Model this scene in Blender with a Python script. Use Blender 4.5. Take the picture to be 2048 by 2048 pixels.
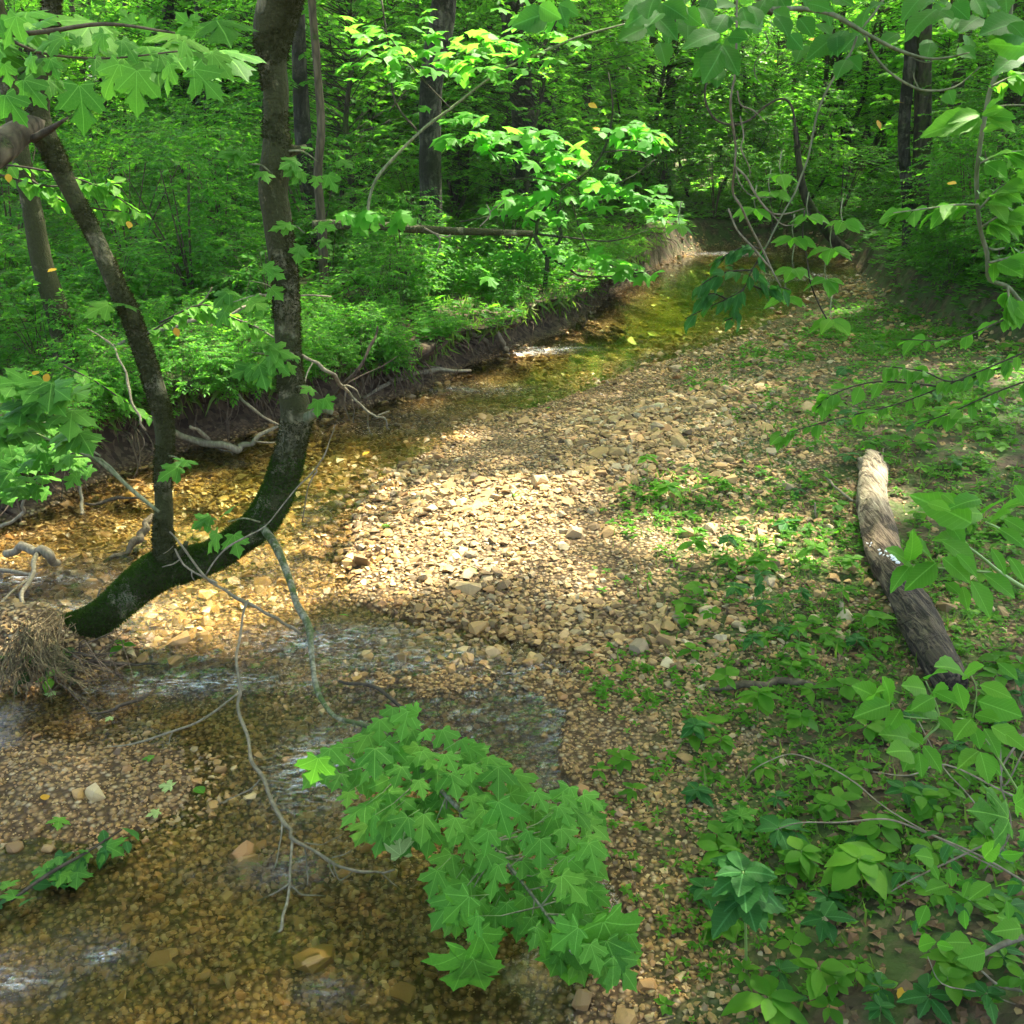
import bpy, math, random
import numpy as np

# ------------------------------------------------------------------ scene, camera, light
for o in list(bpy.data.objects): bpy.data.objects.remove(o)
scene = bpy.context.scene
COL = scene.collection
PITCH = math.radians(22.0); FP = 983.0; S = 1024/1932.0; CAMZ = 2.5
cam = bpy.data.objects.new('camera', bpy.data.cameras.new('camera')); COL.objects.link(cam)
cam.location = (0, 0, CAMZ); cam.rotation_euler = (math.pi/2-PITCH, 0, 0)
cam.data.sensor_width = 36; cam.data.lens = 36*FP/1024; cam.data.clip_start = 0.05; cam.data.clip_end = 500
scene.camera = cam
SUN_EL, SUN_AZ = math.radians(60), math.radians(38)      # azimuth clockwise from +Y
SV = np.array([math.cos(SUN_EL)*math.sin(SUN_AZ), math.cos(SUN_EL)*math.cos(SUN_AZ), math.sin(SUN_EL)])
world = bpy.data.worlds.new('World'); scene.world = world; world.use_nodes = True
wn = world.node_tree; bgn = wn.nodes['Background']
sky = wn.nodes.new('ShaderNodeTexSky'); sky.sky_type = 'NISHITA'; sky.sun_disc = False
sky.sun_elevation = SUN_EL; sky.sun_rotation = SUN_AZ; sky.air_density = 0.8; sky.dust_density = 5.0; sky.ozone_density = 0.9
wn.links.new(sky.outputs[0], bgn.inputs[0]); bgn.inputs[1].default_value = 0.15
sl = bpy.data.lights.new('sun', 'SUN'); sl.energy = 4.2; sl.angle = math.radians(1.0); sl.color = (1.0, 0.93, 0.78)
so = bpy.data.objects.new('sun', sl); COL.objects.link(so)
so.rotation_euler = (math.pi/2-SUN_EL, 0, math.pi-SUN_AZ)
vs = scene.view_settings; vs.view_transform = 'Standard'; vs.look = 'None'; vs.gamma = 1.0; vs.exposure = 2.8
vs.use_curve_mapping = False
cy = scene.cycles
cy.max_bounces = 7; cy.diffuse_bounces = 4; cy.glossy_bounces = 2; cy.transmission_bounces = 4
cy.transparent_max_bounces = 6; cy.caustics_reflective = False; cy.caustics_refractive = False
cy.use_denoising = True; cy.sample_clamp_indirect = 6

R = np.random.default_rng(7)
UP = np.array([0, 0, 1.0]); HAZE = 0.0006

# ------------------------------------------------------------------ picture coordinates -> place
C0 = np.array([0, 0, CAMZ]); cP, sP = math.cos(PITCH), math.sin(PITCH)
def ray(px, py):
    u = (px*S-512)/FP; v = (512-py*S)/FP
    return np.array([u, cP+v*sP, -sP+v*cP])
def PY(px, py, Y):
    d = ray(px, py); return C0+d*(Y/d[1])
def PZ(px, py, z):
    d = ray(px, py); return C0+d*((z-CAMZ)/d[2])
def proj(x, y, z):
    zz = z-CAMZ; f = y*cP-zz*sP; f = np.where(f < 0.05, 0.05, f); v = (y*sP+zz*cP)/f; u = x/f
    return (512+u*FP)/S, (512-v*FP)/S
def ppm(p):                                                # metres per picture unit at p
    p = np.asarray(p); return S/FP*((p[1])*cP-(p[2]-CAMZ)*sP)

# ------------------------------------------------------------------ noise
def vnoise(x, y, seed=0):
    xi = np.floor(x).astype(np.int64); yi = np.floor(y).astype(np.int64); fx = x-xi; fy = y-yi
    fx = fx*fx*(3-2*fx); fy = fy*fy*(3-2*fy)
    def h(a, b):
        n = (a*374761393+b*668265263+seed*974711) & 0x7fffffff
        n = ((n ^ (n >> 13))*1274126177) & 0x7fffffff
        n = (n ^ (n >> 16)); return (n & 0xffff)/65535.0
    return (h(xi, yi)*(1-fx)+h(xi+1, yi)*fx)*(1-fy)+(h(xi, yi+1)*(1-fx)+h(xi+1, yi+1)*fx)*fy
def fbm(x, y, s=1.0, o=4, seed=0):
    a = 0; w = 1; t = 0
    for i in range(o):
        a = a+w*(vnoise(x*s, y*s, seed+i*17)-0.5); t += w; w *= .5; s *= 2.03
    return a/t*2
def sst(a, b, x):
    t = np.clip((x-a)/(b-a), 0, 1); return t*t*(3-2*t)

# ------------------------------------------------------------------ terrain function
def gz(l): return [tuple(PZ(a, b, 0)[:2]) for a, b in l]
LB = gz([(1290, 480), (1240, 500), (1200, 530), (1150, 560), (1100, 600), (1065, 628), (960, 662), (870, 697), (800, 738), (745, 752),
         (700, 765), (600, 785), (520, 800), (470, 818), (350, 850), (230, 892), (120, 935), (30, 990)])+[(-5.3, 6.3), (-7.5, 5.2), (-12, 4)]
FB = gz([(1290, 480), (1350, 466), (1450, 464), (1530, 470), (1600, 488)])
RB = gz([(1600, 488), (1645, 516), (1590, 534), (1530, 562), (1480, 597), (1410, 631), (1330, 658), (1192, 702), (1088, 744), (984, 776),
         (880, 800), (830, 840), (760, 880), (700, 920), (668, 980), (652, 1060), (670, 1140), (780, 1172), (900, 1195), (1000, 1215),
         (1075, 1260), (1085, 1310), (1060, 1380), (1050, 1440), (1110, 1520), (1130, 1600), (1170, 1700), (1200, 1780), (1110, 1850),
         (1080, 1932)])+[(0.1, 1.5), (-1.2, 1.1), (-3, 0.9), (-12, 1.2)]
WP = np.array(LB[::-1][:-1]+FB[:-1]+RB)
def inpoly(x, y, P):
    r = np.zeros(x.shape, bool); n = len(P)
    for i in range(n):
        x1, y1 = P[i]; x2, y2 = P[(i+1) % n]
        if y1 == y2: continue
        r ^= ((y1 > y) != (y2 > y)) & (x < (x2-x1)*(y-y1)/(y2-y1)+x1)
    return r
def dline(x, y, P):
    d = np.full(x.shape, 1e9); nx = np.zeros(x.shape); ny = np.zeros(x.shape)
    for (x1, y1), (x2, y2) in zip(P[:-1], P[1:]):
        dx, dy = x2-x1, y2-y1
        t = np.clip(((x-x1)*dx+(y-y1)*dy)/(dx*dx+dy*dy+1e-12), 0, 1)
        qx, qy = x1+t*dx, y1+t*dy; e = np.hypot(x-qx, y-qy); m = e < d
        d = np.where(m, e, d); nx = np.where(m, qx, nx); ny = np.where(m, qy, ny)
    return d, nx, ny
def overhang(x, y, f):
    """sideways lean of the turf edge over the cut bank"""
    dL = f['dL']; lm = (f['lw'] > .6) & (~f['ins']) & (dL < .9) & (y < 17)
    pr = sst(.14, .28, dL)*(1-sst(.30, .9, dL))*.42-.16*sst(0, .07, dL)*(1-sst(.10, .2, dL))
    pr = np.where(lm, pr*(.15+1.5*vnoise(x*1.6, y*1.6, 5)), 0); return (f['lx']-x)/(dL+1e-6)*pr, (f['ly']-y)/(dL+1e-6)*pr
def clump(px, py, z=0): return PZ(px, py, z)[:2]
ISL = clump(40, 1235); BARL = clump(40, 1520); BARL2 = clump(160, 1470)
CUT = np.array([(3.0, 90), (4.5, 30), clump(1590, 480), clump(1650, 560), clump(1760, 640), clump(1960, 720), (9, 6.5), (12, 3)])   # foot of the right hand bank
def field(x, y):
    """height plus helpers at world points"""
    x = np.asarray(x, float); y = np.asarray(y, float)
    dL, lx, ly = dline(x, y, LB); dR, _, _ = dline(x, y, RB); dF, _, _ = dline(x, y, FB)
    ins = inpoly(x, y, WP)
    n1 = fbm(x, y, .8, 4, 3); n2 = fbm(x, y, 5, 3, 9)
    dw = np.clip(dL+.16*fbm(x, y, 1.7, 3, 88)*sst(0, .15, dL), 0, None); hL = .02+(.42+.16*fbm(x, y, .7, 2, 91))*sst(.0, .30, dw)+.18*sst(.2, 2.2, dL)+.35*sst(3, 25, dL)+n1*.10*sst(.1, .8, dL)
    dc, _, _ = dline(x, y, CUT)
    # right of the foot line?
    rt = inpoly(x, y, np.vstack([CUT, [(40, 3), (60, 90)]]))
    fl = 1-.75*sst(7, 10, y)*sst(22, 19, y)*(1-sst(1.0, 3.0, dR)); hR = .012+(.05*np.minimum(dR, 1)+.045*np.minimum(dR, 5))*fl+n1*.05*sst(.2, 1.5, dR)
    hR = hR+np.where(rt, .45*sst(0, .35, dc)+.2*dc*sst(0, 2, dc)*(1-.5*sst(4, 16, dc)), 0)
    hR = hR+.55*sst(1.0, -.8, y)+.30*sst(.6, 1.8, x)*sst(3.2, 1.6, y)
    hF = .05+.5*sst(0, .5, dF)+.05*dF+n1*.1
    wL = 1/(dL+.05)**4; wR = 1/(dR+.05)**4; wF = 1/(dF+.05)**4
    # the ground right of the stream always uses the bar profile, even behind its bends
    h = (hL*wL+hR*wR+hF*wF)/(wL+wR+wF)
    h = h+2.2*sst(22, 60, y)
    dm = np.minimum(np.minimum(dL, dR), dF)
    bed = -(.015+.09*np.minimum(dm, .6)+.10*sst(.3, 1.6, dm))+n2*.012
    # near shallow water
    bed = np.maximum(bed, -.032-.14*sst(4.5, 9, y))+n1*.015-.12*sst(8, 15, y)*sst(20, 17, y)*sst(.1, .9, dm)
    bed = bed+.30*np.exp(-(((x-ISL[0])/.42)**2+((y-ISL[1])/.24)**2)**1.3)
    bed = bed+.038*np.exp(-(((x-BARL[0])/.85)**2+((y-BARL[1])/.5)**2))+.022*np.exp(-(((x-BARL2[0])/.45)**2+((y-BARL2[1])/.28)**2))
    # stone riffle that crosses the near pool
    rx, ry = clump(860, 1290); bed = bed+.035*np.exp(-(((x-rx)/.75)**2+((y-ry)/.28)**2))
    h = np.where(ins, bed, h)
    lw = wL/(wL+wR+wF)
    return h+n2*.008, dict(ins=ins, dL=dL, dR=dR, dF=dF, lx=lx, ly=ly, lw=lw, rt=rt, dc=dc, n1=n1)
def H(x, y):
    h, _ = field(np.atleast_1d(x), np.atleast_1d(y)); return float(h[0]) if np.isscalar(x) or np.ndim(x) == 0 else h
def GR(px, py, lift=0.0):
    d = ray(px, py); t = np.arange(1.5, 90, .04); P = C0+t[:, None]*d
    h, _ = field(P[:, 0], P[:, 1]); k = np.nonzero(P[:, 2] < h)[0]
    i = k[0] if len(k) else len(t)-1
    p = P[i].copy(); p[2] = h[i]+lift; return p

# ------------------------------------------------------------------ mesh helpers
def mk(name, V, F, mat=None, parent=None, smooth=True, uv=None, data_only=False):
    V = np.ascontiguousarray(V, dtype=np.float32); F = np.ascontiguousarray(F, dtype=np.int32)
    me = bpy.data.meshes.new(name); k = F.shape[1]
    me.vertices.add(len(V)); me.vertices.foreach_set('co', V.ravel())
    me.loops.add(F.size); me.loops.foreach_set('vertex_index', F.ravel())
    me.polygons.add(len(F)); me.polygons.foreach_set('loop_start', np.arange(0, F.size, k, dtype=np.int32))
    me.polygons.foreach_set('use_smooth', np.full(len(F), smooth))
    if uv is not None:
        l = me.uv_layers.new(name='UVMap'); l.data.foreach_set('uv', np.ascontiguousarray(uv, dtype=np.float32)[F.ravel()].ravel())
    me.update(calc_edges=True)
    if mat: me.materials.append(mat)
    if data_only: return me
    return ob(name, me, parent)
def ob(name, me, parent=None):
    o = bpy.data.objects.new(name, me); COL.objects.link(o)
    if parent is not None: o.parent = parent
    return o
def tag(o, label=None, cat=None, group=None, kind=None):
    if label: o['label'] = label
    if cat: o['category'] = cat
    if group: o['group'] = group
    if kind: o['kind'] = kind
    return o
def empty(name, loc, label, cat, group=None):
    o = bpy.data.objects.new(name, None); o.location = [float(v) for v in loc]; o.empty_display_size = .1
    COL.objects.link(o); return tag(o, label, cat, group)
def copy_tree(o, parent=None, name=None):
    c = o.copy(); COL.objects.link(c); c.parent = parent
    for ch in list(o.children): copy_tree(ch, c)
    return c
def join(parts):
    Vs, Fs, n = [], [], 0
    for V, F in parts:
        Vs.append(V); Fs.append(np.asarray(F)+n); n += len(V)
    return np.vstack(Vs), np.vstack(Fs)
def merge(T, M, P):
    """template T=(V,F) placed by matrices M (k,3,3) and positions P (k,3)"""
    V, F = T; k = len(P); out = np.einsum('kij,nj->kni', M, V)+P[:, None, :]
    FF = F[None]+(np.arange(k)*len(V))[:, None, None]
    return out.reshape(-1, 3), FF.reshape(-1, F.shape[1])
def nrm(a): return a/(np.linalg.norm(a, axis=-1, keepdims=True)+1e-12)
def frame(t, n, s=1.0):
    """columns side, tip, normal"""
    t = nrm(t); x = nrm(np.cross(t, n)); n2 = np.cross(x, t)
    M = np.stack([x, t, n2], axis=-1); return M*np.asarray(s)[..., None, None] if np.ndim(s) else M*s
def catmull(P, n):
    P = np.asarray(P, float); Q = np.vstack([2*P[0]-P[1], P, 2*P[-1]-P[-2]]); out = []
    for i in range(1, len(Q)-2):
        t = np.linspace(0, 1, n, endpoint=False)[:, None]
        a, b, c, d = Q[i-1], Q[i], Q[i+1], Q[i+2]
        out.append(.5*((2*b)+(-a+c)*t+(2*a-5*b+4*c-d)*t**2+(-a+3*b-3*c+d)*t**3))
    return np.vstack(out+[P[-1:]])
def tube(pts, rad, seg=8, sub=4, bump=0.0, bscale=6.0, seed=0):
    A = catmull(np.hstack([np.asarray(pts, float), np.asarray(rad, float)[:, None]]), sub) if sub > 1 else np.hstack([pts, np.asarray(rad)[:, None]])
    P = A[:, :3]; r = np.maximum(A[:, 3], 1e-4); n = len(P); T = nrm(np.gradient(P, axis=0))
    x = np.cross(T[0], [0.1, .2, 1] if abs(T[0][2]) < .9 else [1, 0, 0]); x = x/np.linalg.norm(x); X = []
    for i in range(n):
        x = x-T[i]*x.dot(T[i]); x = x/np.linalg.norm(x); X.append(x)
    X = np.array(X); Y = np.cross(T, X)
    a = np.linspace(0, 2*math.pi, seg, endpoint=False)
    L = np.concatenate([[0], np.cumsum(np.linalg.norm(np.diff(P, axis=0), axis=1))])
    rr = r[:, None]*np.ones(seg)[None]
    if bump:
        u = (a/(2*math.pi)*8)[None]+np.zeros((n, 1)); v = L[:, None]+np.zeros((1, seg))
        nz = vnoise(np.mod(u, 8), v*bscale, seed)*.6+vnoise(np.mod(u*2, 16), v*bscale*2.7, seed+5)*.4
        nz[:, -1] = (nz[:, 0]+nz[:, -2])/2
        rr = rr*(1+bump*(nz-.5)*2)
    V = P[:, None]+rr[..., None]*(np.cos(a)[None, :, None]*X[:, None]+np.sin(a)[None, :, None]*Y[:, None])
    V = V.reshape(-1, 3); F = []
    i = np.arange(n-1)[:, None]*seg; j = np.arange(seg)[None]; j2 = (j+1) % seg
    F = np.concatenate([np.stack([i+j, i+j2, i+seg+j2], -1).reshape(-1, 3), np.stack([i+j, i+seg+j2, i+seg+j], -1).reshape(-1, 3)])
    V = np.vstack([V, P[0], P[-1]]); m = n*seg; jj = np.arange(seg); k2 = (jj+1) % seg
    F = np.vstack([F, np.stack([k2, jj, np.full(seg, m)], -1), np.stack([m-seg+jj, m-seg+k2, np.full(seg, m+1)], -1)])
    return V, F
def pxpath(l, wscale=1.0):
    """list of (px, py, Y, width in picture units) -> points, radii"""
    P = np.array([PY(a, b, c) for a, b, c, w in l]); r = np.array([.5*w*ppm(p) for p, (_, _, _, w) in zip(P, l)]); return P, r*wscale

# ------------------------------------------------------------------ leaf shapes (base at 0, tip +Y, face +Z, length 1)
OVAL = (np.array([(0, 0, 0), (.26, .42, .05), (0, 1, -.14), (-.26, .42, .05), (0, .5, -.01)]), np.array([(0, 1, 4), (1, 2, 4), (2, 3, 4), (3, 0, 4)]))
DIA = (np.array([(0, 0, 0), (.33, .5, .06), (0, 1, -.1), (-.33, .5, -.03)]), np.array([(0, 1, 2), (0, 2, 3)]))
def star(half, cz=.03, droop=.18):
    pts = half+[(-x, y) for x, y in half[::-1][1:] if True]
    if pts[-1] == pts[0]: pts = pts[:-1]
    P = np.array(pts); c = np.array([0, .34]); n = len(P)
    r2 = ((P-c)**2).sum(1); V = np.column_stack([P, -droop*r2*2]); V = np.vstack([V, [0, .34, cz]])
    F = np.array([(i, (i+1) % n, n) for i in range(n)]); return V, F
MLOW = star([(0, 0), (.34, -.04), (.27, .13), (.56, .50), (.18, .47), (.28, .76), (0, 1)])
def maple_hi(seed):
    r = np.random.default_rng(seed)
    half = [(0, .02), (.10, -.05), (.22, -.10), (.36, -.06), (.30, .05), (.30, .13), (.42, .20), (.55, .27), (.52, .36), (.62, .50), (.46, .49), (.36, .55), (.27, .50), (.17, .47),
            (.19, .60), (.31, .72), (.19, .75), (.15, .84), (.07, .90), (0, 1.04)]
    L = [(x*r.uniform(.9, 1.1), y+r.uniform(-.015, .015)) for x, y in half[1:-1]]; Rr = [(-x*r.uniform(.9, 1.1), y+r.uniform(-.015, .015)) for x, y in half[1:-1]]
    P = np.array([half[0]]+L+[half[-1]]+Rr[::-1]); c = np.array([0, .28]); n = len(P)
    mid = c+(P-c)*.52; dr = r.uniform(.12, .30); fold = r.uniform(.02, .12); tw = r.uniform(-.1, .1)
    def z(Q):
        q = ((Q-c)**2).sum(1); return -dr*q-fold*np.abs(Q[:, 0])*.5+tw*Q[:, 0]*Q[:, 1]+.03*np.sin(Q[:, 0]*9+seed)*np.sqrt(q)
    V = np.vstack([np.column_stack([P, z(P)]), np.column_stack([mid, z(mid)+.012]), [[0, .28, 0]]])
    F = []
    for i in range(n):
        j = (i+1) % n; F += [(i, j, n+j), (i, n+j, n+i), (n+i, n+j, 2*n)]
    return V, np.array(F)
def ellip_hi(seed, w=.30, serr=.012, point=1.35):
    r = np.random.default_rng(seed); n = 11; t = np.linspace(0, 1, n)
    hw = w*np.sin(np.pi*t**.85)**.85*(1-.25*t**3); hw[0] = .01; hw[-1] = 0.004
    arch = r.uniform(.10, .30); cup = r.uniform(.05, .3); side = r.uniform(-.06, .06); V = []
    for i, (tt, h) in enumerate(zip(t, hw)):
        sx = side*math.sin(math.pi*tt)
        for k in (-1, -.5, 0, .5, 1):
            hh = h+(serr*(1 if i % 2 else -1) if abs(k) == 1 and 0 < i < n-1 else 0)
            V.append((k*hh+sx, tt+abs(k)*h*.12, cup*abs(k)*h*.9-arch*tt*tt+.010*math.sin(tt*25)*abs(k)))
    F = []
    for i in range(n-1):
        for k in range(4):
            a = i*5+k; F += [(a, a+1, a+6), (a, a+6, a+5)]
    return np.array(V), np.array(F)

# ------------------------------------------------------------------ materials
def new_mat(name):
    m = bpy.data.materials.new(name); m.use_nodes = True; nt = m.node_tree; nt.nodes.clear(); return m, nt
class N:
    def __init__(s, nt): s.nt = nt
    def __call__(s, t, ins=None, **kw):
        n = s.nt.nodes.new('ShaderNode'+t)
        for k, v in kw.items(): setattr(n, k, v)
        for k, v in (ins or {}).items():
            i = n.inputs[k]
            if isinstance(v, bpy.types.NodeSocket): s.nt.links.new(v, i)
            else: i.default_value = v
        return n
    def math(s, op, a, b=None, c=None, clamp=False):
        ins = {0: a}
        if b is not None: ins[1] = b
        if c is not None: ins[2] = c
        return s('Math', ins, operation=op, use_clamp=clamp).outputs[0]
    def ramp(s, f, stops, interp='LINEAR'):
        n = s('ValToRGB', {0: f}); e = n.color_ramp; e.interpolation = interp
        while len(e.elements) < len(stops): e.elements.new(.5)
        for x, (p, c) in zip(e.elements, stops): x.position = p; x.color = (*c, 1) if len(c) == 3 else c
        return n.outputs[0]
    def mix(s, f, a, b, blend='MIX'):
        n = s('Mix', data_type='RGBA', blend_type=blend)
        for i, v in ((0, f), (6, a), (7, b)):
            if isinstance(v, bpy.types.NodeSocket): s.nt.links.new(v, n.inputs[i])
            else: n.inputs[i].default_value = v if i == 0 else (*v, 1)
        return n.outputs[2]
    def noise(s, scale, detail=3, vec=None, rough=.55, dist=0.0):
        ins = {'Scale': scale, 'Detail': detail, 'Roughness': rough, 'Distortion': dist}
        if vec is not None: ins['Vector'] = vec
        return s('TexNoise', ins).outputs[0]
    def rnd(s):
        g = s('NewGeometry').outputs['Random Per Island']; o = s('ObjectInfo').outputs['Random']
        return s.math('FRACT', s.math('ADD', g, s.math('MULTIPLY', o, 7.31)))
    def out(s, sh, disp=None):
        o = s('OutputMaterial'); s.nt.links.new(sh, o.inputs[0])
def leaf_mat(name, cols, trans, tw=.45, rough=.5, spec=.10, vein=None, wilt=0.0):
    m, nt = new_mat(name); n = N(nt); r = n.rnd()
    k = len(cols); base = n.ramp(r, [(i/max(k-1, 1), c) for i, c in enumerate(cols)])
    bn = n.noise(9.0, 3); base = n.mix(n.math('MULTIPLY', bn, .45), base, tuple(c*.55 for c in cols[0]))
    tr = n.mix(n.math('FRACT', n.math('MULTIPLY', r, 5.7)), trans, tuple(c*q for c, q in zip(trans, (.55, .75, .8))))
    height = None
    if vein:
        uv = n('UVMap').outputs[0]; sep = n('SeparateXYZ', {0: uv}); x, y = sep.outputs[0], sep.outputs[1]
        if vein == 'maple':
            md = None
            for a in (0, 44, -44, 96, -96):
                dx, dy = math.sin(math.radians(a)), math.cos(math.radians(a))
                cr = n.math('ABSOLUTE', n.math('SUBTRACT', n.math('MULTIPLY', x, dy), n.math('MULTIPLY', y, dx)))
                dt = n.math('ADD', n.math('MULTIPLY', x, dx), n.math('MULTIPLY', y, dy))
                d = n.math('ADD', cr, n.math('MULTIPLY', n.math('LESS_THAN', dt, 0), 9))
                md = d if md is None else n.math('MINIMUM', md, d)
            v1 = n.math('LESS_THAN', md, .009)
            fine = n('TexVoronoi', {'Vector': uv, 'Scale': 15.0}, feature='DISTANCE_TO_EDGE').outputs[0]
            v2 = n.math('LESS_THAN', fine, .035)
        else:
            ax = n.math('ABSOLUTE', x); v1 = n.math('LESS_THAN', ax, .014)
            fr = n.math('FRACT', n.math('MULTIPLY', n.math('SUBTRACT', y, n.math('MULTIPLY', ax, .9)), 10))
            v2 = n.math('LESS_THAN', fr, .16)
        mk_ = n.math('ADD', n.math('MULTIPLY', v1, .5), n.math('MULTIPLY', v2, .16), clamp=True)
        base = n.mix(mk_, base, tuple(min(1, c*2.1+.03) for c in cols[-1]))
        height = n.math('ADD', n.math('MULTIPLY', mk_, -1), n.math('MULTIPLY', n.noise(30.0, 2, uv), .5))
        sp = n.math('GREATER_THAN', n.noise(26.0, 2), .74)
        base = n.mix(n.math('MULTIPLY', sp, .6), base, (.16, .15, .07))
    ins = {'Base Color': base, 'Roughness': rough, 'Specular IOR Level': spec}
    if height is not None:
        ins['Normal'] = n('Bump', {'Height': height, 'Strength': .35, 'Distance': .004}).outputs[0]
    p = n('BsdfPrincipled', ins); t = n('BsdfTranslucent', {'Color': tr})
    n.out(n('MixShader', {0: tw, 1: p.outputs[0], 2: t.outputs[0]}).outputs[0]); return m
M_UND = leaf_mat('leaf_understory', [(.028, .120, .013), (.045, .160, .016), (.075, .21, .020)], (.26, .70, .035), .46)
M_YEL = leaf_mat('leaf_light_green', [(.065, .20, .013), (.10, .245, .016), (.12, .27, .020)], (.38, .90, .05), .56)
M_CAN = leaf_mat('leaf_canopy', [(.045, .12, .02), (.07, .16, .025)], (.32, .62, .05), .5)
M_MAP = leaf_mat('leaf_maple', [(.034, .120, .016), (.060, .19, .022), (.082, .235, .028), (.13, .29, .034)], (.20, .58, .04), .40, vein='maple')
M_MAPB = leaf_mat('leaf_maple_small', [(.05, .19, .018), (.08, .235, .022)], (.26, .80, .05), .5)
M_ELL = leaf_mat('leaf_oval', [(.045, .150, .014), (.075, .21, .018), (.115, .26, .024)], (.24, .68, .04), .42, vein='oval')
M_OVD = leaf_mat('leaf_broad_overhead', [(.020, .095, .014), (.032, .125, .018), (.045, .155, .022)], (.15, .48, .03), .40, vein='oval')
M_DRK = leaf_mat('leaf_dark', [(.020, .090, .018), (.036, .125, .022)], (.11, .38, .03), .34, vein='oval')
M_PALE = leaf_mat('leaf_pale', [(.30, .40, .12), (.34, .44, .15)], (.35, .5, .15), .3, vein='maple')
M_HERB = leaf_mat('leaf_herb', [(.042, .140, .012), (.075, .20, .016), (.115, .25, .020)], (.22, .62, .03), .44)
M_YELLOW = leaf_mat('leaf_fallen_yellow', [(.55, .36, .03), (.50, .24, .03)], (.5, .3, .03), .3)
M_GRASS = leaf_mat('grass_blade', [(.06, .15, .02), (.11, .19, .03), (.17, .17, .06)], (.26, .45, .04), .38)
M_LIT = leaf_mat('leaf_litter_brown', [(.10, .055, .025), (.17, .10, .05), (.24, .16, .09), (.08, .045, .025)], (.1, .05, .02), .1, rough=.7, spec=.2)

def bark(name, a, b, scale=1.0, moss=0.0, mosscol=(.030, .045, .008), lich=0.0, rough=.85, stretch=.22, bumpd=.02):
    m, nt = new_mat(name); n = N(nt); tc = n('TexCoord').outputs['Object']
    mp = n('Mapping', {'Vector': tc, 'Scale': (scale*14, scale*14, scale*14*stretch)}).outputs[0]
    f1 = n.noise(1.0, 6, mp, .65, .6); vo = n('TexVoronoi', {'Vector': mp, 'Scale': 1.3}, feature='DISTANCE_TO_EDGE').outputs[0]
    g = n.math('MULTIPLY', n.math('ADD', f1, n.math('MINIMUM', vo, .3)), .85)
    c = n.mix(n.ramp(g, [(.35, (0, 0, 0)), (.75, (1, 1, 1))]), a, b)
    r = n('ObjectInfo').outputs['Random']; c = n.mix(n.math('MULTIPLY', r, .4), c, tuple(x*.6 for x in a))
    h = g
    if lich:
        lm = n.ramp(n.noise(5.5*scale, 5, tc, .7), [(.52, (0, 0, 0)), (.60, (1, 1, 1))])
        c = n.mix(n.math('MULTIPLY', lm, lich), c, (.20, .20, .12))
    if moss:
        mm = n.ramp(n.noise(3.2*scale, 5, tc, .72, .4), [(.66-.34*moss, (0, 0, 0)), (.76-.34*moss, (1, 1, 1))])
        mc = n.mix(n.noise(60.0, 3, tc), mosscol, tuple(q*2.2 for q in mosscol)); c = n.mix(mm, c, mc)
        h = n.math('ADD', h, n.math('MULTIPLY', mm, n.math('MULTIPLY', n.noise(90.0, 2, tc), 1.2)))
    bmp = n('Bump', {'Height': h, 'Strength': .9, 'Distance': bumpd}).outputs[0]
    p = n('BsdfPrincipled', {'Base Color': c, 'Roughness': rough, 'Specular IOR Level': .25, 'Normal': bmp}); n.out(p.outputs[0]); return m
B_GREY = bark('bark_grey', (.020, .018, .012), (.12, .11, .075), .8, moss=.62, mosscol=(.012, .013, .006), bumpd=.04)
B_DARK = bark('bark_dark', (.019, .017, .009), (.085, .073, .042), .8, moss=.5)
B_BROWN = bark('bark_brown', (.042, .033, .017), (.15, .118, .068), 1.0, moss=.2)
B_MOSS = bark('bark_mossy', (.065, .058, .026), (.27, .245, .13), 1.6, moss=.84, mosscol=(.024, .026, .007), lich=.55, bumpd=.012)
B_MOSSG = bark('bark_mossy_green', (.02, .02, .01), (.06, .06, .02), 1.6, moss=1.5, mosscol=(.016, .032, .004), bumpd=.015)
B_TWIG = bark('bark_twig', (.13, .11, .065), (.29, .25, .165), 2.0, bumpd=.002)
B_GTWIG = bark('bark_green_twig', (.10, .12, .05), (.26, .26, .15), 2.0, bumpd=.002)
B_DTWIG = bark('bark_dark_twig', (.03, .025, .015), (.09, .07, .045), 2.0, bumpd=.002)
B_ROOT = bark('bark_root', (.05, .035, .022), (.16, .115, .07), 2.0, bumpd=.006)
B_LOWB = bark('bark_lichen_branch', (.07, .07, .04), (.30, .29, .20), 2.4, moss=.62, mosscol=(.03, .045, .010), lich=.6, bumpd=.005)
B_STEM, _nt = new_mat('stem_green'); _n = N(_nt); _n.out(_n('BsdfPrincipled', {'Base Color': (.16, .26, .06, 1), 'Roughness': .5}).outputs[0])

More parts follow.
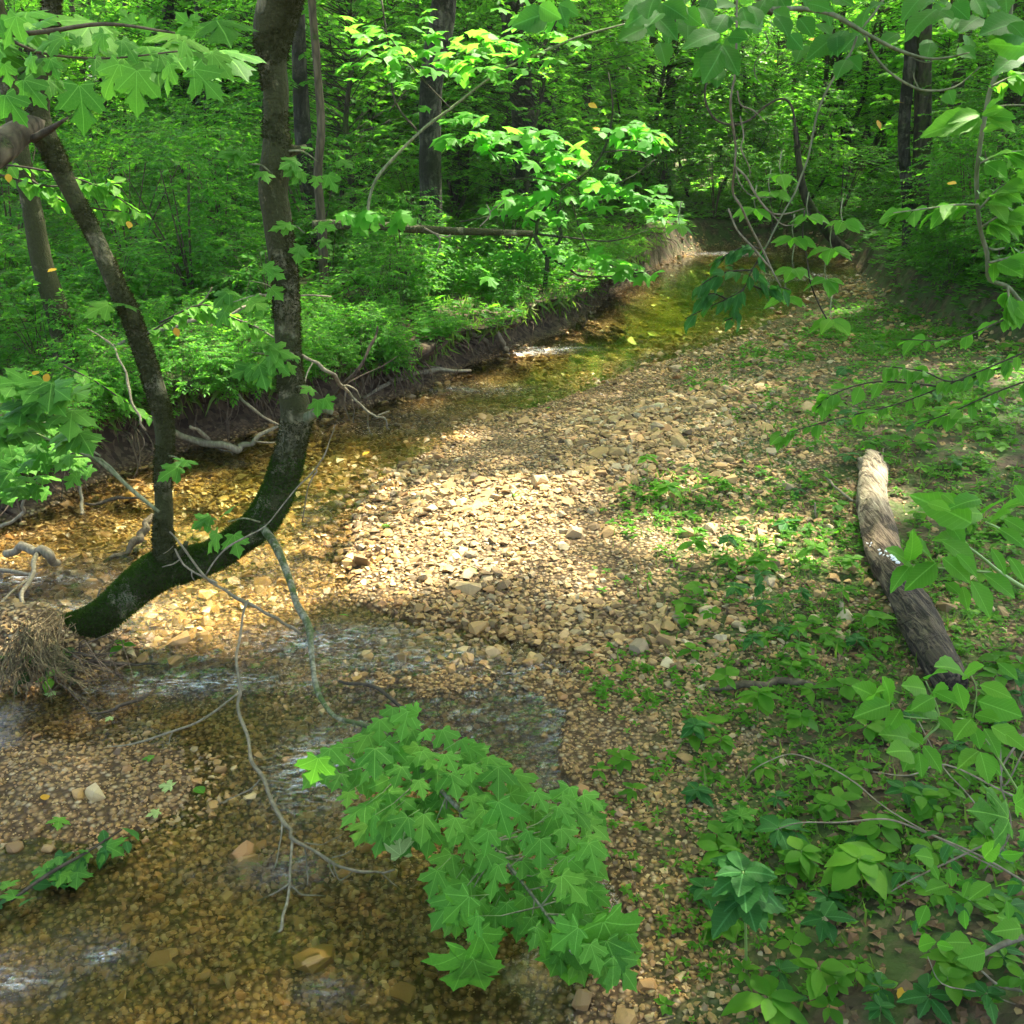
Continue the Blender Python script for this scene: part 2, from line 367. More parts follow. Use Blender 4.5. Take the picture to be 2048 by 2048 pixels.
def stone_mat(name):
    m, nt = new_mat(name); n = N(nt); r = n.rnd(); tc = n('TexCoord').outputs['Object']
    c = n.ramp(r, [(0, (.075, .05, .028)), (.08, (.20, .13, .06)), (.2, (.32, .20, .08)), (.34, (.41, .275, .115)), (.48, (.27, .175, .08)), (.60, (.45, .315, .15)),
                   (.70, (.36, .19, .08)), (.79, (.47, .36, .21)), (.88, (.21, .17, .12)), (.95, (.58, .49, .33)), (1, (.12, .085, .06))])
    c = n.mix(1.0, c, (1.0, .97, .80), 'MULTIPLY'); g = n.noise(38.0, 5, tc, .65); c = n.mix(n.math('MULTIPLY', n.math('SUBTRACT', g, .3, clamp=True), 1.2, clamp=True), c, (.20, .13, .06))
    ml = n.ramp(n.noise(5.0, 3, tc), [(.60, (0, 0, 0)), (.70, (1, 1, 1))]); c = n.mix(n.math('MULTIPLY', ml, .35), c, (.10, .10, .035))
    pos = n('SeparateXYZ', {0: n('NewGeometry').outputs['Position']}).outputs[2]
    wet = n('MapRange', {'Value': n.math('ADD', pos, n.math('MULTIPLY', n.math('SUBTRACT', n.noise(3.0, 2, tc), .5), .05)), 'From Min': .03, 'From Max': .085, 'To Min': 1.0, 'To Max': 0.0}).outputs[0]
    c = n.mix(n.math('MULTIPLY', wet, .62), c, n.mix(1.0, c, (.80, .66, .42), 'MULTIPLY'))
    ro = n('MapRange', {'Value': wet, 'To Min': .75, 'To Max': .35}).outputs[0]
    bmp = n('Bump', {'Height': g, 'Strength': .5, 'Distance': .006}).outputs[0]
    n.out(n('BsdfPrincipled', {'Base Color': c, 'Roughness': ro, 'Specular IOR Level': .35, 'Normal': bmp}).outputs[0]); return m
M_STONE = stone_mat('river_stone')

def ground_mat():
    m, nt = new_mat('forest_ground'); n = N(nt); tc = n('TexCoord').outputs['Object']
    at = n('Attribute', attribute_name='cover'); sp = n('SeparateColor', {0: at.outputs[0]}); gv, gn = sp.outputs[0], sp.outputs[1]
    vo = n('TexVoronoi', {'Vector': tc, 'Scale': 38.0, 'Randomness': 1.0}); rr = n('SeparateColor', {0: vo.outputs[1]}).outputs[0]
    pc = n.ramp(rr, [(0, (.12, .08, .04)), (.25, (.30, .19, .085)), (.5, (.38, .26, .12)), (.75, (.22, .15, .08)), (.9, (.45, .36, .22)), (1, (.16, .11, .06))])
    pc = n.mix(n.ramp(vo.outputs[0], [(.25, (0, 0, 0)), (.6, (1, 1, 1))]), pc, (.07, .045, .02))
    vl = n('TexVoronoi', {'Vector': n('Mapping', {'Vector': tc, 'Scale': (17, 26, 20)}).outputs[0], 'Scale': 1.0}); rl = n('SeparateColor', {0: vl.outputs[1]}).outputs[0]
    lc = n.ramp(rl, [(0, (.03, .02, .012)), (.3, (.06, .038, .022)), (.6, (.11, .075, .04)), (.85, (.17, .12, .07)), (1, (.05, .04, .02))])
    lc = n.mix(n.math('MULTIPLY', n.noise(14.0, 5, tc), .8), lc, (.028, .019, .012))
    gc = n.mix(n.noise(22.0, 4, tc), (.030, .055, .012), (.06, .10, .02))
    c = n.mix(gv, lc, pc); mk_ = n.math('MULTIPLY', gn, n.ramp(n.noise(6.0, 4, tc), [(.40, (0, 0, 0)), (.55, (1, 1, 1))])); c = n.mix(mk_, c, gc)
    pos = n('SeparateXYZ', {0: n('NewGeometry').outputs['Position']}).outputs[2]
    wet = n('MapRange', {'Value': pos, 'From Min': .0, 'From Max': .04, 'To Min': 1.0, 'To Max': 0.0}).outputs[0]
    c = n.mix(n.math('MULTIPLY', wet, .62), c, n.mix(1.0, c, (.80, .66, .42), 'MULTIPLY'))
    h = n.math('ADD', n.math('MULTIPLY', vo.outputs[0], n.math('MULTIPLY', gv, -1)), n.math('MULTIPLY', n.noise(30.0, 4, tc), .5))
    bmp = n('Bump', {'Height': h, 'Strength': .8, 'Distance': .03}).outputs[0]
    n.out(n('BsdfPrincipled', {'Base Color': c, 'Roughness': .85, 'Specular IOR Level': .2, 'Normal': bmp}).outputs[0]); return m
M_GROUND = ground_mat()

def water_mat():
    m, nt = new_mat('stream_water'); n = N(nt); tc = n('TexCoord').outputs['Object']
    mp = n('Mapping', {'Vector': tc, 'Rotation': (0, 0, math.radians(-25)), 'Scale': (1.0, 2.2, 1)}).outputs[0]
    at = n('Attribute', attribute_name='riffle').outputs[2]
    a = n.noise(7.0, 4, mp, .6, .5); b = n.noise(34.0, 3, mp, .6, .8)
    h = n.math('ADD', n.math('MULTIPLY', a, .5), n.math('MULTIPLY', b, n.math('ADD', .12, n.math('MULTIPLY', at, .55))))
    bmp = n('Bump', {'Height': h, 'Strength': n.math('ADD', .35, n.math('MULTIPLY', at, .65)), 'Distance': n.math('ADD', .012, n.math('MULTIPLY', at, .10))}).outputs[0]
    fr = n('Fresnel', {'IOR': 1.34, 'Normal': bmp}).outputs[0]; dp = n('Attribute', attribute_name='depth').outputs[2]
    tint = n.mix(n.math('MULTIPLY', n.math('SUBTRACT', dp, .03, clamp=True), 5.0, clamp=True), (.95, .93, .82), (.54, .74, .20))  # deeper water turns greener; the green also imitates reflected sunlit leaves
    g = n('BsdfGlossy', {'Roughness': .03, 'Normal': bmp, 'Color': (1, 1, 1, 1)}); t = n('BsdfTransparent', {'Color': tint})
    rfr = n('BsdfRefraction', {'Color': tint, 'Roughness': 0.0, 'IOR': 1.33, 'Normal': bmp})
    thru = n('MixShader', {0: .16, 1: t.outputs[0], 2: rfr.outputs[0]})
    sf = n('MixShader', {0: fr, 1: thru.outputs[0], 2: g.outputs[0]})
    fm = n('Attribute', attribute_name='foam_glint').outputs[2]; st = n('Mapping', {'Vector': tc, 'Rotation': (0, 0, math.radians(-25)), 'Scale': (.35, 1.6, 1)}).outputs[0]
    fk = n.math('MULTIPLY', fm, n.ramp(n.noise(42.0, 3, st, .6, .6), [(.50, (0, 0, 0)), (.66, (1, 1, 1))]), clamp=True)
    fo = n('BsdfDiffuse', {'Color': (.75, .77, .76, 1)})  # white of broken water, also used for painted sky glints
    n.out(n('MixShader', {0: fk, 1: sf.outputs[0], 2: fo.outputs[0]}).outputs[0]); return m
M_WATER = water_mat()
def added_haze(dens):
    m, nt = new_mat('added_haze'); n = N(nt); v = n('VolumePrincipled', {'Color': (.88, .96, .80, 1), 'Density': dens, 'Anisotropy': .3}); o = n('OutputMaterial'); nt.links.new(v.outputs[0], o.inputs[1]); return m

# ------------------------------------------------------------------ ground
ang = np.concatenate([np.linspace(-180, -42, 40, endpoint=False), np.arange(-42, 42, .30), np.linspace(42, 180, 41)])
rad_ = np.concatenate([[.25, .5, .75, 1.0], np.exp(np.arange(math.log(1.15), math.log(120), .0078))])
A_, R_ = np.meshgrid(np.radians(ang), rad_); gx = R_*np.sin(A_); gy = R_*np.cos(A_)
hz, fd = field(gx.ravel(), gy.ravel())
gx = gx.ravel(); gy = gy.ravel(); dL = fd['dL']
sx_, sy_ = overhang(gx, gy, fd)
GV = np.column_stack([gx+sx_, gy+sy_, hz])
na = len(ang); i = np.arange(len(rad_)-1)[:, None]*na; j = np.arange(na-1)[None]
GF = np.stack([i+j, i+j+1, i+na+j+1, i+na+j], -1).reshape(-1, 4)
ground = mk('ground', GV, GF, M_GROUND); tag(ground, kind='structure')
ppx, ppy = proj(gx, gy, hz)
litter = np.maximum(sst(.4, .7, fd['lw'])*(~fd['ins'])*sst(.0, .03, dL), fd['rt']*1.0)
far_lit = sst(1500, 1750, ppx+fd['n1']*160)*sst(1250, 950, ppy)*(ppx < 2300)+sst(1350, 1550, ppx+fd['n1']*120)*sst(1150, 1350, ppy)
litter = np.clip(np.maximum(litter, .95*np.clip(far_lit, 0, 1)*(~fd['ins'])), 0, 1); litter = np.where((gy > 22) | ((fd['dF'] < 4) & (~fd['ins']) & (hz > .07)), 1, litter)
green = np.clip(sst(.6, .9, fd['lw'])*sst(.5, 1.2, dL)*(~fd['ins'])+sst(1150, 1400, ppx)*(~fd['ins']), 0, 1)*.8
at = ground.data.color_attributes.new('cover', 'FLOAT_COLOR', 'POINT')
at.data.foreach_set('color', np.column_stack([1-litter, green, np.zeros_like(green), np.ones_like(green)]).astype(np.float32).ravel())

# ------------------------------------------------------------------ water
RIF = [(860, 1290, .95, .34, 1.0), (600, 1210, .5, .25, .9), (330, 1290, .7, .2, .8), (60, 1090, .7, .3, .9), (700, 790, 1.3, .5, .9), (870, 735, .7, .3, .8), (1020, 655, .4, .2, .9), (1380, 478, 1.3, .5, 1.0), (30, 1850, .16, .10, .6), (190, 1800, .12, .08, .6), (540, 1640, .25, .12, .8), (620, 1870, .15, .1, .6), (850, 1370, .7, .3, .9),
       (620, 1440, .35, .5, .6), (420, 1250, .5, .25, .7), (1060, 1400, .3, .5, .8), (1480, 520, .8, .5, .7)]
wa = np.radians(np.arange(-50, 40, .3)); wr = np.exp(np.arange(math.log(1.0), math.log(26), .0085))
A_, R_ = np.meshgrid(wa, wr); wx = (R_*np.sin(A_)).ravel(); wy = (R_*np.cos(A_)).ravel()
rf = np.zeros_like(wx)
for a, b, sx, sy, w in RIF:
    cx_, cy_ = clump(a, b); rf = np.maximum(rf, w*np.exp(-(((wx-cx_)/sx)**2+((wy-cy_)/sy)**2)))
ca, sa = math.cos(.45), math.sin(.45); ux = wx*ca+wy*sa; uy = -wx*sa+wy*ca
wz = .003*fbm(ux, uy*1.8, 3.2, 3, 21)+rf*(.022*fbm(ux, uy*1.9, 6.5, 3, 33)+.016*fbm(ux, uy*1.6, 17, 2, 41))
nW = len(wa); i = np.arange(len(wr)-1)[:, None]*nW; j = np.arange(nW-1)[None]
WF = np.stack([i+j, i+j+1, i+nW+j+1, i+nW+j], -1).reshape(-1, 4)
hw, fw = field(wx, wy); okv = (hw < .12); WF = WF[okv[WF].any(1)]
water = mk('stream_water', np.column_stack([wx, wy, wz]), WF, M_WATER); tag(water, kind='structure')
at = water.data.attributes.new('riffle', 'FLOAT', 'POINT'); at.data.foreach_set('value', rf.astype(np.float32))
at = water.data.attributes.new('depth', 'FLOAT', 'POINT'); at.data.foreach_set('value', np.clip(-hw, 0, 1).astype(np.float32))
fo = np.zeros_like(wx)  # real white water at the stout root, elsewhere sky reflections painted white
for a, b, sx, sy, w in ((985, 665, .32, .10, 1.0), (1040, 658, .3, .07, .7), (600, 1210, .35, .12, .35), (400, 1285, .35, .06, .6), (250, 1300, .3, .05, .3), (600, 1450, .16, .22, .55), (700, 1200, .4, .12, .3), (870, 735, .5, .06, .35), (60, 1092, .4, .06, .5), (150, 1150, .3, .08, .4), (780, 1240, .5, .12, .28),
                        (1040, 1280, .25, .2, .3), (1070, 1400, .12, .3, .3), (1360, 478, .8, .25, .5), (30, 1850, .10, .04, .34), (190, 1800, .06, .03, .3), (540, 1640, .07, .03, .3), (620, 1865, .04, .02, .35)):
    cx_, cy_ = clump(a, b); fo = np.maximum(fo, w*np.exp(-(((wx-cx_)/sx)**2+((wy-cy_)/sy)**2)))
at = water.data.attributes.new('foam_glint', 'FLOAT', 'POINT'); at.data.foreach_set('value', fo.astype(np.float32))

bx = np.array([(x, y, z) for x in (-160, 160) for y in (-140, 150) for z in (-3, 34)]); bf = np.array([(0, 1, 3, 2), (4, 6, 7, 5), (0, 4, 5, 1), (2, 3, 7, 6), (0, 2, 6, 4), (1, 5, 7, 3)])
hz_ = mk('added_haze', bx, bf, added_haze(HAZE), smooth=False); tag(hz_, kind='stuff'); scene.cycles.volume_bounces = 0; scene.cycles.volume_step_rate = 5  # haze box added to brighten the dark gaps in the far woods
# ------------------------------------------------------------------ stones
def ico(sub):
    import bmesh
    bm = bmesh.new(); bmesh.ops.create_icosphere(bm, subdivisions=sub, radius=1)
    V = np.array([v.co[:] for v in bm.verts]); F = np.array([[v.index for v in f.verts] for f in bm.faces]); bm.free(); return V, F
I1 = ico(1); I2 = ico(2)
def stoneT(base, seed, flat=.55, cut=4):
    import bmesh
    r = np.random.default_rng(seed); npt = 11 if cut < 4 else 14 if cut < 6 else 22; bm = bmesh.new()
    q = nrm(r.normal(size=(npt, 3))); q = q/np.max(np.abs(q), axis=1, keepdims=True)**.55*r.uniform(.78, 1.0, (npt, 1))*np.array([1, r.uniform(.6, .95), flat*r.uniform(.8, 1.25)])
    for v in q: bm.verts.new(v)
    g = bmesh.ops.convex_hull(bm, input=bm.verts[:]); bmesh.ops.delete(bm, geom=[v for v in g['geom_interior'] if isinstance(v, bmesh.types.BMVert)], context='VERTS'); bmesh.ops.triangulate(bm, faces=bm.faces[:])
    bm.verts.index_update(); V = np.array([v.co[:] for v in bm.verts]); F = np.array([[v.index for v in f.verts] for f in bm.faces]); bm.free(); return V, F
def rotz_tilt(k, rng, tilt=.35):
    a = rng.uniform(0, 2*math.pi, k); n_ = nrm(np.column_stack([rng.normal(0, tilt, k), rng.normal(0, tilt, k), np.ones(k)]))
    t = np.column_stack([np.cos(a), np.sin(a), np.zeros(k)]); return frame(t, n_)
def scatter(n, x0, x1, y0, y1): return R.uniform(x0, x1, n), R.uniform(y0, y1, n)
small = []
tm = [stoneT(I1, 50+i, .55, 3) for i in range(10)]
def put_stones(x, y, sz, acc, tms, lift=.15):
    h, f = field(x, y); ppx, ppy = proj(x, y, h); sz = sz*(.92+.7*fbm(x, y, 1.1, 3, 404))
    k = (ppx > -160) & (ppx < 2100) & (ppy < 2080) & (ppy > 440)
    lit = (f['lw'] > .6) & (~f['ins'])
    thin = (f['rt'] & (f['dc'] > .1)) | (lit & (f['dL'] > .0))
    pr = np.where(thin, .0, 1.0)*(1-.85*sst(1400, 1700, ppx+f['n1']*150)*sst(600, 700, ppy))*(1-.85*sst(1330, 1560, ppx+f['n1']*100)*sst(1150, 1400, ppy))*(1-.9*np.clip(1.4-np.hypot((ppx-1580)/150, (ppy-600)/48), 0, 1))
    k &= R.random(len(x)) < pr
    x, y, sz, h = x[k], y[k], sz[k], h[k]; which = R.integers(0, len(tms), len(x)); M = rotz_tilt(len(x), R)
    for w in range(len(tms)):
        q = which == w; s = sz[q]; acc.append(merge(tms[w], M[q]*s[:, None, None], np.column_stack([x[q], y[q], h[q]+s*lift])))
# fine gravel near, coarser pebbles farther off
x, y = scatter(37000, -3.2, 1.9, 1.5, 4.2); put_stones(x, y, np.exp(R.normal(math.log(.0105), .36, len(x))), small, tm)
x, y = scatter(23000, -4.5, 3.4, 4.2, 7.6); put_stones(x, y, np.exp(R.normal(math.log(.017), .45, len(x))), small, tm)
x, y = scatter(16000, -5, 6, 7.6, 12); put_stones(x, y, np.exp(R.normal(math.log(.026), .33, len(x))), small, tm)
x, y = scatter(8000, -1, 8, 12, 22); put_stones(x, y, np.exp(R.normal(math.log(.04), .35, len(x))), small, tm)
gravel = mk('gravel', *join(small), M_STONE, ground, smooth=False); tag(gravel, kind='stuff')
mid = []; tm2 = [stoneT(I1, 80+i, .5, 4) for i in range(10)]
x, y = scatter(6200, -3.4, 3.6, 1.6, 8.5); put_stones(x, y, np.exp(R.normal(math.log(.024), .28, len(x)))*(.70+.05*y), mid, tm2)
x, y = scatter(1800, -3, 7, 8, 18); put_stones(x, y, np.exp(R.normal(math.log(.040), .3, len(x))), mid, tm2)
cob = mk('pebbles', *join(mid), M_STONE, ground, smooth=False); tag(cob, kind='stuff')
st_me = [mk('stone', *stoneT(I2, 120+i, .5+.03*i, 6), M_STONE, smooth=False, data_only=True) for i in range(8)]
def stone(p, s, rng=R):
    o = ob('stone', st_me[rng.integers(0, 8)], ground); o.location = [float(v) for v in p]
    o.rotation_euler = (rng.normal(0, .2), rng.normal(0, .2), rng.uniform(0, 6.28)); o.scale = (s*rng.uniform(.85, 1.2), s, s*rng.uniform(.8, 1.15)); return o
STN = [(890, 1050, 14), (893, 1075, 9), (1148, 1012, 20), (1085, 1010, 20), (1235, 1190, 24), (1288, 1180, 24), (1010, 1250, 16), (905, 1195, 22), (950, 1195, 18), (1330, 1165, 20), (1205, 1235, 26),
       (1255, 1215, 22), (1100, 1230, 16), (980, 1172, 14), (760, 880, 12), (930, 1135, 16), (1275, 700, 14), (1335, 815, 14), (1385, 745, 13), (1425, 742, 13), (1440, 760, 12), (1340, 1000, 18), (1300, 1010, 16), (1390, 1020, 14),
       (1310, 1075, 16), (1400, 1095, 14), (1280, 1265, 20), (1140, 1270, 16), (1060, 1320, 13), (1190, 1315, 14), (1290, 1440, 18), (1250, 1430, 14), (465, 1640, 30), (460, 1615, 26), (300, 1700, 14), (600, 1820, 40), (300, 1820, 26), (760, 1880, 30),
       (180, 1500, 22), (150, 1510, 16), (30, 1605, 20), (95, 1610, 16), (200, 1610, 14), (700, 1600, 20), (240, 1760, 16), (860, 1760, 20), (1100, 1900, 26), (1220, 1870, 22), (1180, 1930, 26), (930, 970, 12), (985, 985, 12), (860, 1000, 12), (800, 1010, 12), (1200, 1060, 12),
       (1100, 1500, 16), (1170, 1500, 14), (1230, 1560, 16), (1190, 1640, 14), (1320, 1700, 14), (1150, 1200, 14), (1220, 940, 14), (990, 930, 10), (1000, 760, 10), (1120, 760, 11), (390, 1180, 20), (520, 1230, 16), (610, 1340, 16), (690, 1240, 18), (760, 1250, 18), (850, 1270, 16)]
for a, b, w in STN:
    p = GR(a, b); s = w*1.0*ppm(p); p[2] += s*.12; stone(p, s)
for _ in range(232):
    while True:
        a, b = R.uniform(640, 1500), R.uniform(760, 1500)
        if R.random() < .35: a, b = R.uniform(0, 1250), R.uniform(1380, 1920)
        if R.random() < .15: a, b = R.uniform(1150, 1600), R.uniform(640, 900)
        break
    p = GR(a, b); s = R.uniform(7, 12)*ppm(p); p[2] += s*.15; stone(p, s)

# ------------------------------------------------------------------ foliage makers
def sprays(O, D, L, n, size, tmpl, rng, droop=.18, flat=.33, both=True):
    """n leaves along each of the twigs (O origin, D direction, L length)"""
    k = len(O); t = np.linspace(.18, 1, n)[None, :, None]; D = nrm(D); Ln = np.asarray(L).reshape(k, 1, 1)
    P = O[:, None]+D[:, None]*t*Ln; P = P+UP*(-.12*Ln*t*t)
    side = np.where(np.arange(n) % 2 == 0, 1.0, -1.0)[None, :, None]; per = nrm(np.cross(D, UP))[:, None]
    a = np.where(np.arange(n) == n-1, .1, .95)[None, :, None]+rng.normal(0, .2, (k, n, 1))
    T = D[:, None]*np.cos(a)+per*side*np.sin(a)+UP*(-droop+rng.normal(0, .16, (k, n, 1)))
    Nn = UP+rng.normal(0, flat, (k, n, 3)); sz = size*rng.uniform(.6, 1.25, (k, n))
    M = frame(T.reshape(-1, 3), Nn.reshape(-1, 3), sz.reshape(-1)); return M, P.reshape(-1, 3)
PRISM = (np.array([(math.cos(a)*r, y, math.sin(a)*r) for y, r in ((0, 1), (1, .45)) for a in (0, 2.1, 4.2)]), np.array([(0, 1, 4), (0, 4, 3), (1, 2, 5), (1, 5, 4), (2, 0, 3), (2, 3, 5)]))
def sticks(A, B, r):
    A = np.asarray(A, float); B = np.asarray(B, float); d = B-A; L = np.linalg.norm(d, axis=1); M = frame(d, np.array([.31, .2, .93])+0*d)
    M = M*np.stack([np.broadcast_to(r, L.shape), L, np.broadcast_to(r, L.shape)], -1)[:, None, :]; return merge(PRISM, M, A)
def gen_bush(h, rad, ns, nl, size, tmpl, seed, layered=False, stems=5):
    r = np.random.default_rng(seed); parts = []
    if layered:
        z = h*r.uniform(.16, 1, ns)**.8; rr = rad*(1-.65*np.abs(z/h-.5)*1.6)*np.sqrt(r.uniform(.02, 1, ns))
    else:
        z = h*r.uniform(.12, 1, ns); rr = rad*np.sqrt(np.clip(1-((z/h-.55)/.62)**2, .05, 1))*np.sqrt(r.uniform(.05, 1, ns))
    nb = max(8, ns//9); ba = r.uniform(0, 6.28, nb); a = ba[r.integers(0, nb, ns)]+r.normal(0, .35, ns)
    O = np.column_stack([np.cos(a)*rr*.75, np.sin(a)*rr*.75, z]); D = np.column_stack([np.cos(a), np.sin(a), r.normal(.05, .25, ns)])+r.normal(0, .35, (ns, 3))*[1, 1, .3]
    L = r.uniform(.5, 1.1, ns)*size*nl*.42; M, P = sprays(O, D, L, nl, size, tmpl, r); lv = merge(tmpl, M, P)
    Dn = nrm(D); tw = sticks(O, O+Dn*L[:, None]*.9, size*.035)
    if layered:
        P0 = np.column_stack([np.cumsum(r.normal(0, .035*h, 6)), np.cumsum(r.normal(0, .035*h, 6)), np.linspace(-.1, h*.95, 6)]); P0[0, :2] = 0
        parts.append(tube(P0, np.linspace(.012*h, .003*h, 6), 6, 3))
        idx = r.choice(ns, ns//3, replace=False); zz = np.clip(O[idx, 2]-.12*h*r.uniform(.3, 1, len(idx)), 0, h*.9)
        B0 = np.column_stack([np.interp(zz, P0[:, 2], P0[:, 0]), np.interp(zz, P0[:, 2], P0[:, 1]), zz]); parts.append(sticks(B0, O[idx], .0022*h))
    else:
        for _ in range(stems):
            an = r.uniform(0, 6.28); q = rad*r.uniform(.2, .7)
            parts.append(tube([(0, 0, -.1), (math.cos(an)*q*.35, math.sin(an)*q*.35, h*.35), (math.cos(an)*q, math.sin(an)*q, h*.8)], [.009*h, .006*h, .003*h], 5, 3))
    return lv, join([tw]+parts)
class Kind:
    def __init__(s, name, lv, tw, lm, tm_):
        s.lm = mk('foliage', *lv, lm, smooth=False, data_only=True); s.tm = mk('stem', *tw, tm_, data_only=True); s.name = name
    def place(s, p, sc, rot, label, cat, group, bare=False, matl=None):
        e = empty(s.name, p, label, cat, group); e.scale = (sc, sc, sc*R.uniform(.85, 1.15)); e.rotation_euler = (R.normal(0, .04), R.normal(0, .04), rot)
        ob('foliage', s.lm, e); ob('stem', s.tm, e); return e
KS = [Kind('shrub', *gen_bush(1.0, .75, 110, 10, .085, OVAL, 200+i), M_UND, B_BROWN) for i in range(4)]          # small shrubs, height 1
KB = [Kind('shrub', *gen_bush(2.2, 1.3, 330, 11, .085, OVAL, 210+i, stems=7), M_UND, B_BROWN) for i in range(4)]
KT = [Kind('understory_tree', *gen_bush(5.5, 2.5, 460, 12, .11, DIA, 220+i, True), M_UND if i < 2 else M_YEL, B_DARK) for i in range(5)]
KM = [Kind('maple_sapling', *gen_bush(3.6, 1.6, 190, 7, .15, MLOW, 240+i, True), M_YEL, B_DARK) for i in range(3)]

# ------------------------------------------------------------------ sun gaps: places that the canopy leaves open to the sun
GAPS = [(760, 1010, .95, .42), (610, 1000, .6, .38), (900, 1070, .75, .30), (1130, 1040, .5, .22), (1270, 1090, .60, .20), (1420, 1060, .5, .20), (430, 960, .75, .28), (360, 1080, .45, .2), (690, 1110, .5, .16), (300, 960, .4, .3),
        (1530, 1130, .35, .22), (1650, 1010, .22, .28), (1170, 1130, .45, .13), (1430, 1170, .3, .12), (1190, 455, .9, 1.0), (1290, 585, .75, 2.0), (1000, 960, .5, .2), (1120, 690, .3, .3), 
        (1550, 600, .7, .7), (870, 830, .25, .25), (1320, 480, 1.2, .8), (1830, 880, .5, .3), (150, 590, .8, .5), (640, 600, .5, .4), (300, 630, .6, .4)]
G0 = [(clump(a, b), sx, sy) for a, b, sx, sy in GAPS]
YSP = GR(1028, 552)[1]
BALLS = [(PY(1090, 360, YSP), 1.3), (PY(1200, 360, YSP), 1.0), (PY(940, 500, YSP), .8), (PY(1000, 250, YSP), 1.1), (PY(740, 90, 7.6), .7), (PY(900, 120, 7.6), .7), (PY(90, 860, 4.2), .30), (PY(225, 350, 6.5), .45), (PY(1150, 500, YSP), .8), (PY(420, 600, 7.5), .4), (PY(1880, 240, 3), .2), (PY(740, 150, 6), .5)]
WIN = []
for a, b, r_ in ((600, 1470, .6), (1010, 1300, 1.5), (690, 1200, 1.0), (340, 1290, .8), (50, 1100, 1.2), (870, 735, 1.4), (200, 1110, 1.0), (700, 800, 1.3), (760, 1270, 1.0)):
    d_ = nrm(ray(a, b)); p_ = PZ(a, b, 0); WIN.append((p_, d_*[1, 1, -1], r_*1.5))
def sunlit(P):
    g = P-SV*((P[:, 2]-.1)/SV[2])[:, None]; w = np.zeros(len(P)); nz = fbm(g[:, 0], g[:, 1], 1.7, 3, 77)
    for c, sx, sy in G0: w = np.maximum(w, 1.35-np.hypot((g[:, 0]-c[0])/sx, (g[:, 1]-c[1])/sy)+nz*.7)
    for c, r in BALLS:
        d = P-c; t = d@SV; w = np.maximum(w, (1.35-np.linalg.norm(d-t[:, None]*SV, axis=1)/r+nz*.5)*(t > -.5))
    for p_, d_, r_ in WIN:
        d = P-p_; t = d@d_; w = np.maximum(w, (1.25-np.linalg.norm(d-t[:, None]*d_, axis=1)/r_+nz*.6)*(t > 4))
    w = np.maximum(w, sst(21.5, 25, g[:, 1])*(nz+.45)*2.2)
    return w+np.random.default_rng(len(P)).normal(0, .22, len(P)) > .30
def crown(c, rad, hh, ns, seed, cull=True):
    r = np.random.default_rng(seed); q = nrm(r.normal(size=(ns, 3)))*(r.uniform(.05, 1, (ns, 1))**.45)*[rad, rad, hh]; O = q+np.asarray(c)
    D = nrm(q*[1, 1, .4])+r.normal(0, .5, (ns, 3)); M, P = sprays(O, D, r.uniform(.6, 1.1, ns), 10, .19, DIA, r, flat=.5)
    if cull: k = ~sunlit(P); M, P = M[k], P[k]
    return merge(DIA, M, P), O
def where(x, y, sc=1.0):
    a, b = proj(x, y, .8); a = float(a)
    for lim, ph in ((-20, 'outside the left edge'), (180, 'by the leaning mossy trunk'), (330, 'under the black leaning trunk'), (490, 'between the curved tree stems'), (640, 'right of the curved tree'), (790, 'under the diagonal sapling'), (900, 'around the furrowed dark trunk'),
                    (1080, 'around the paired grey trunks'), (1260, 'behind the sunlit sapling'), (1400, 'above the far bend'), (1560, 'inside the vine loop'), (1690, 'left of the twin tree'), (1800, 'around the twin tree'), (1950, 'by the thick right trunk'), (9e9, 'outside the right edge')):
        if a < lim: break
    row = 'front row' if y < 11 else 'second row' if y < 14 else 'middle distance' if y < 20 else 'farther back' if y < 32 else 'far back' if y < 50 else 'hindmost'
    return ph, row
TREE_N = [0]
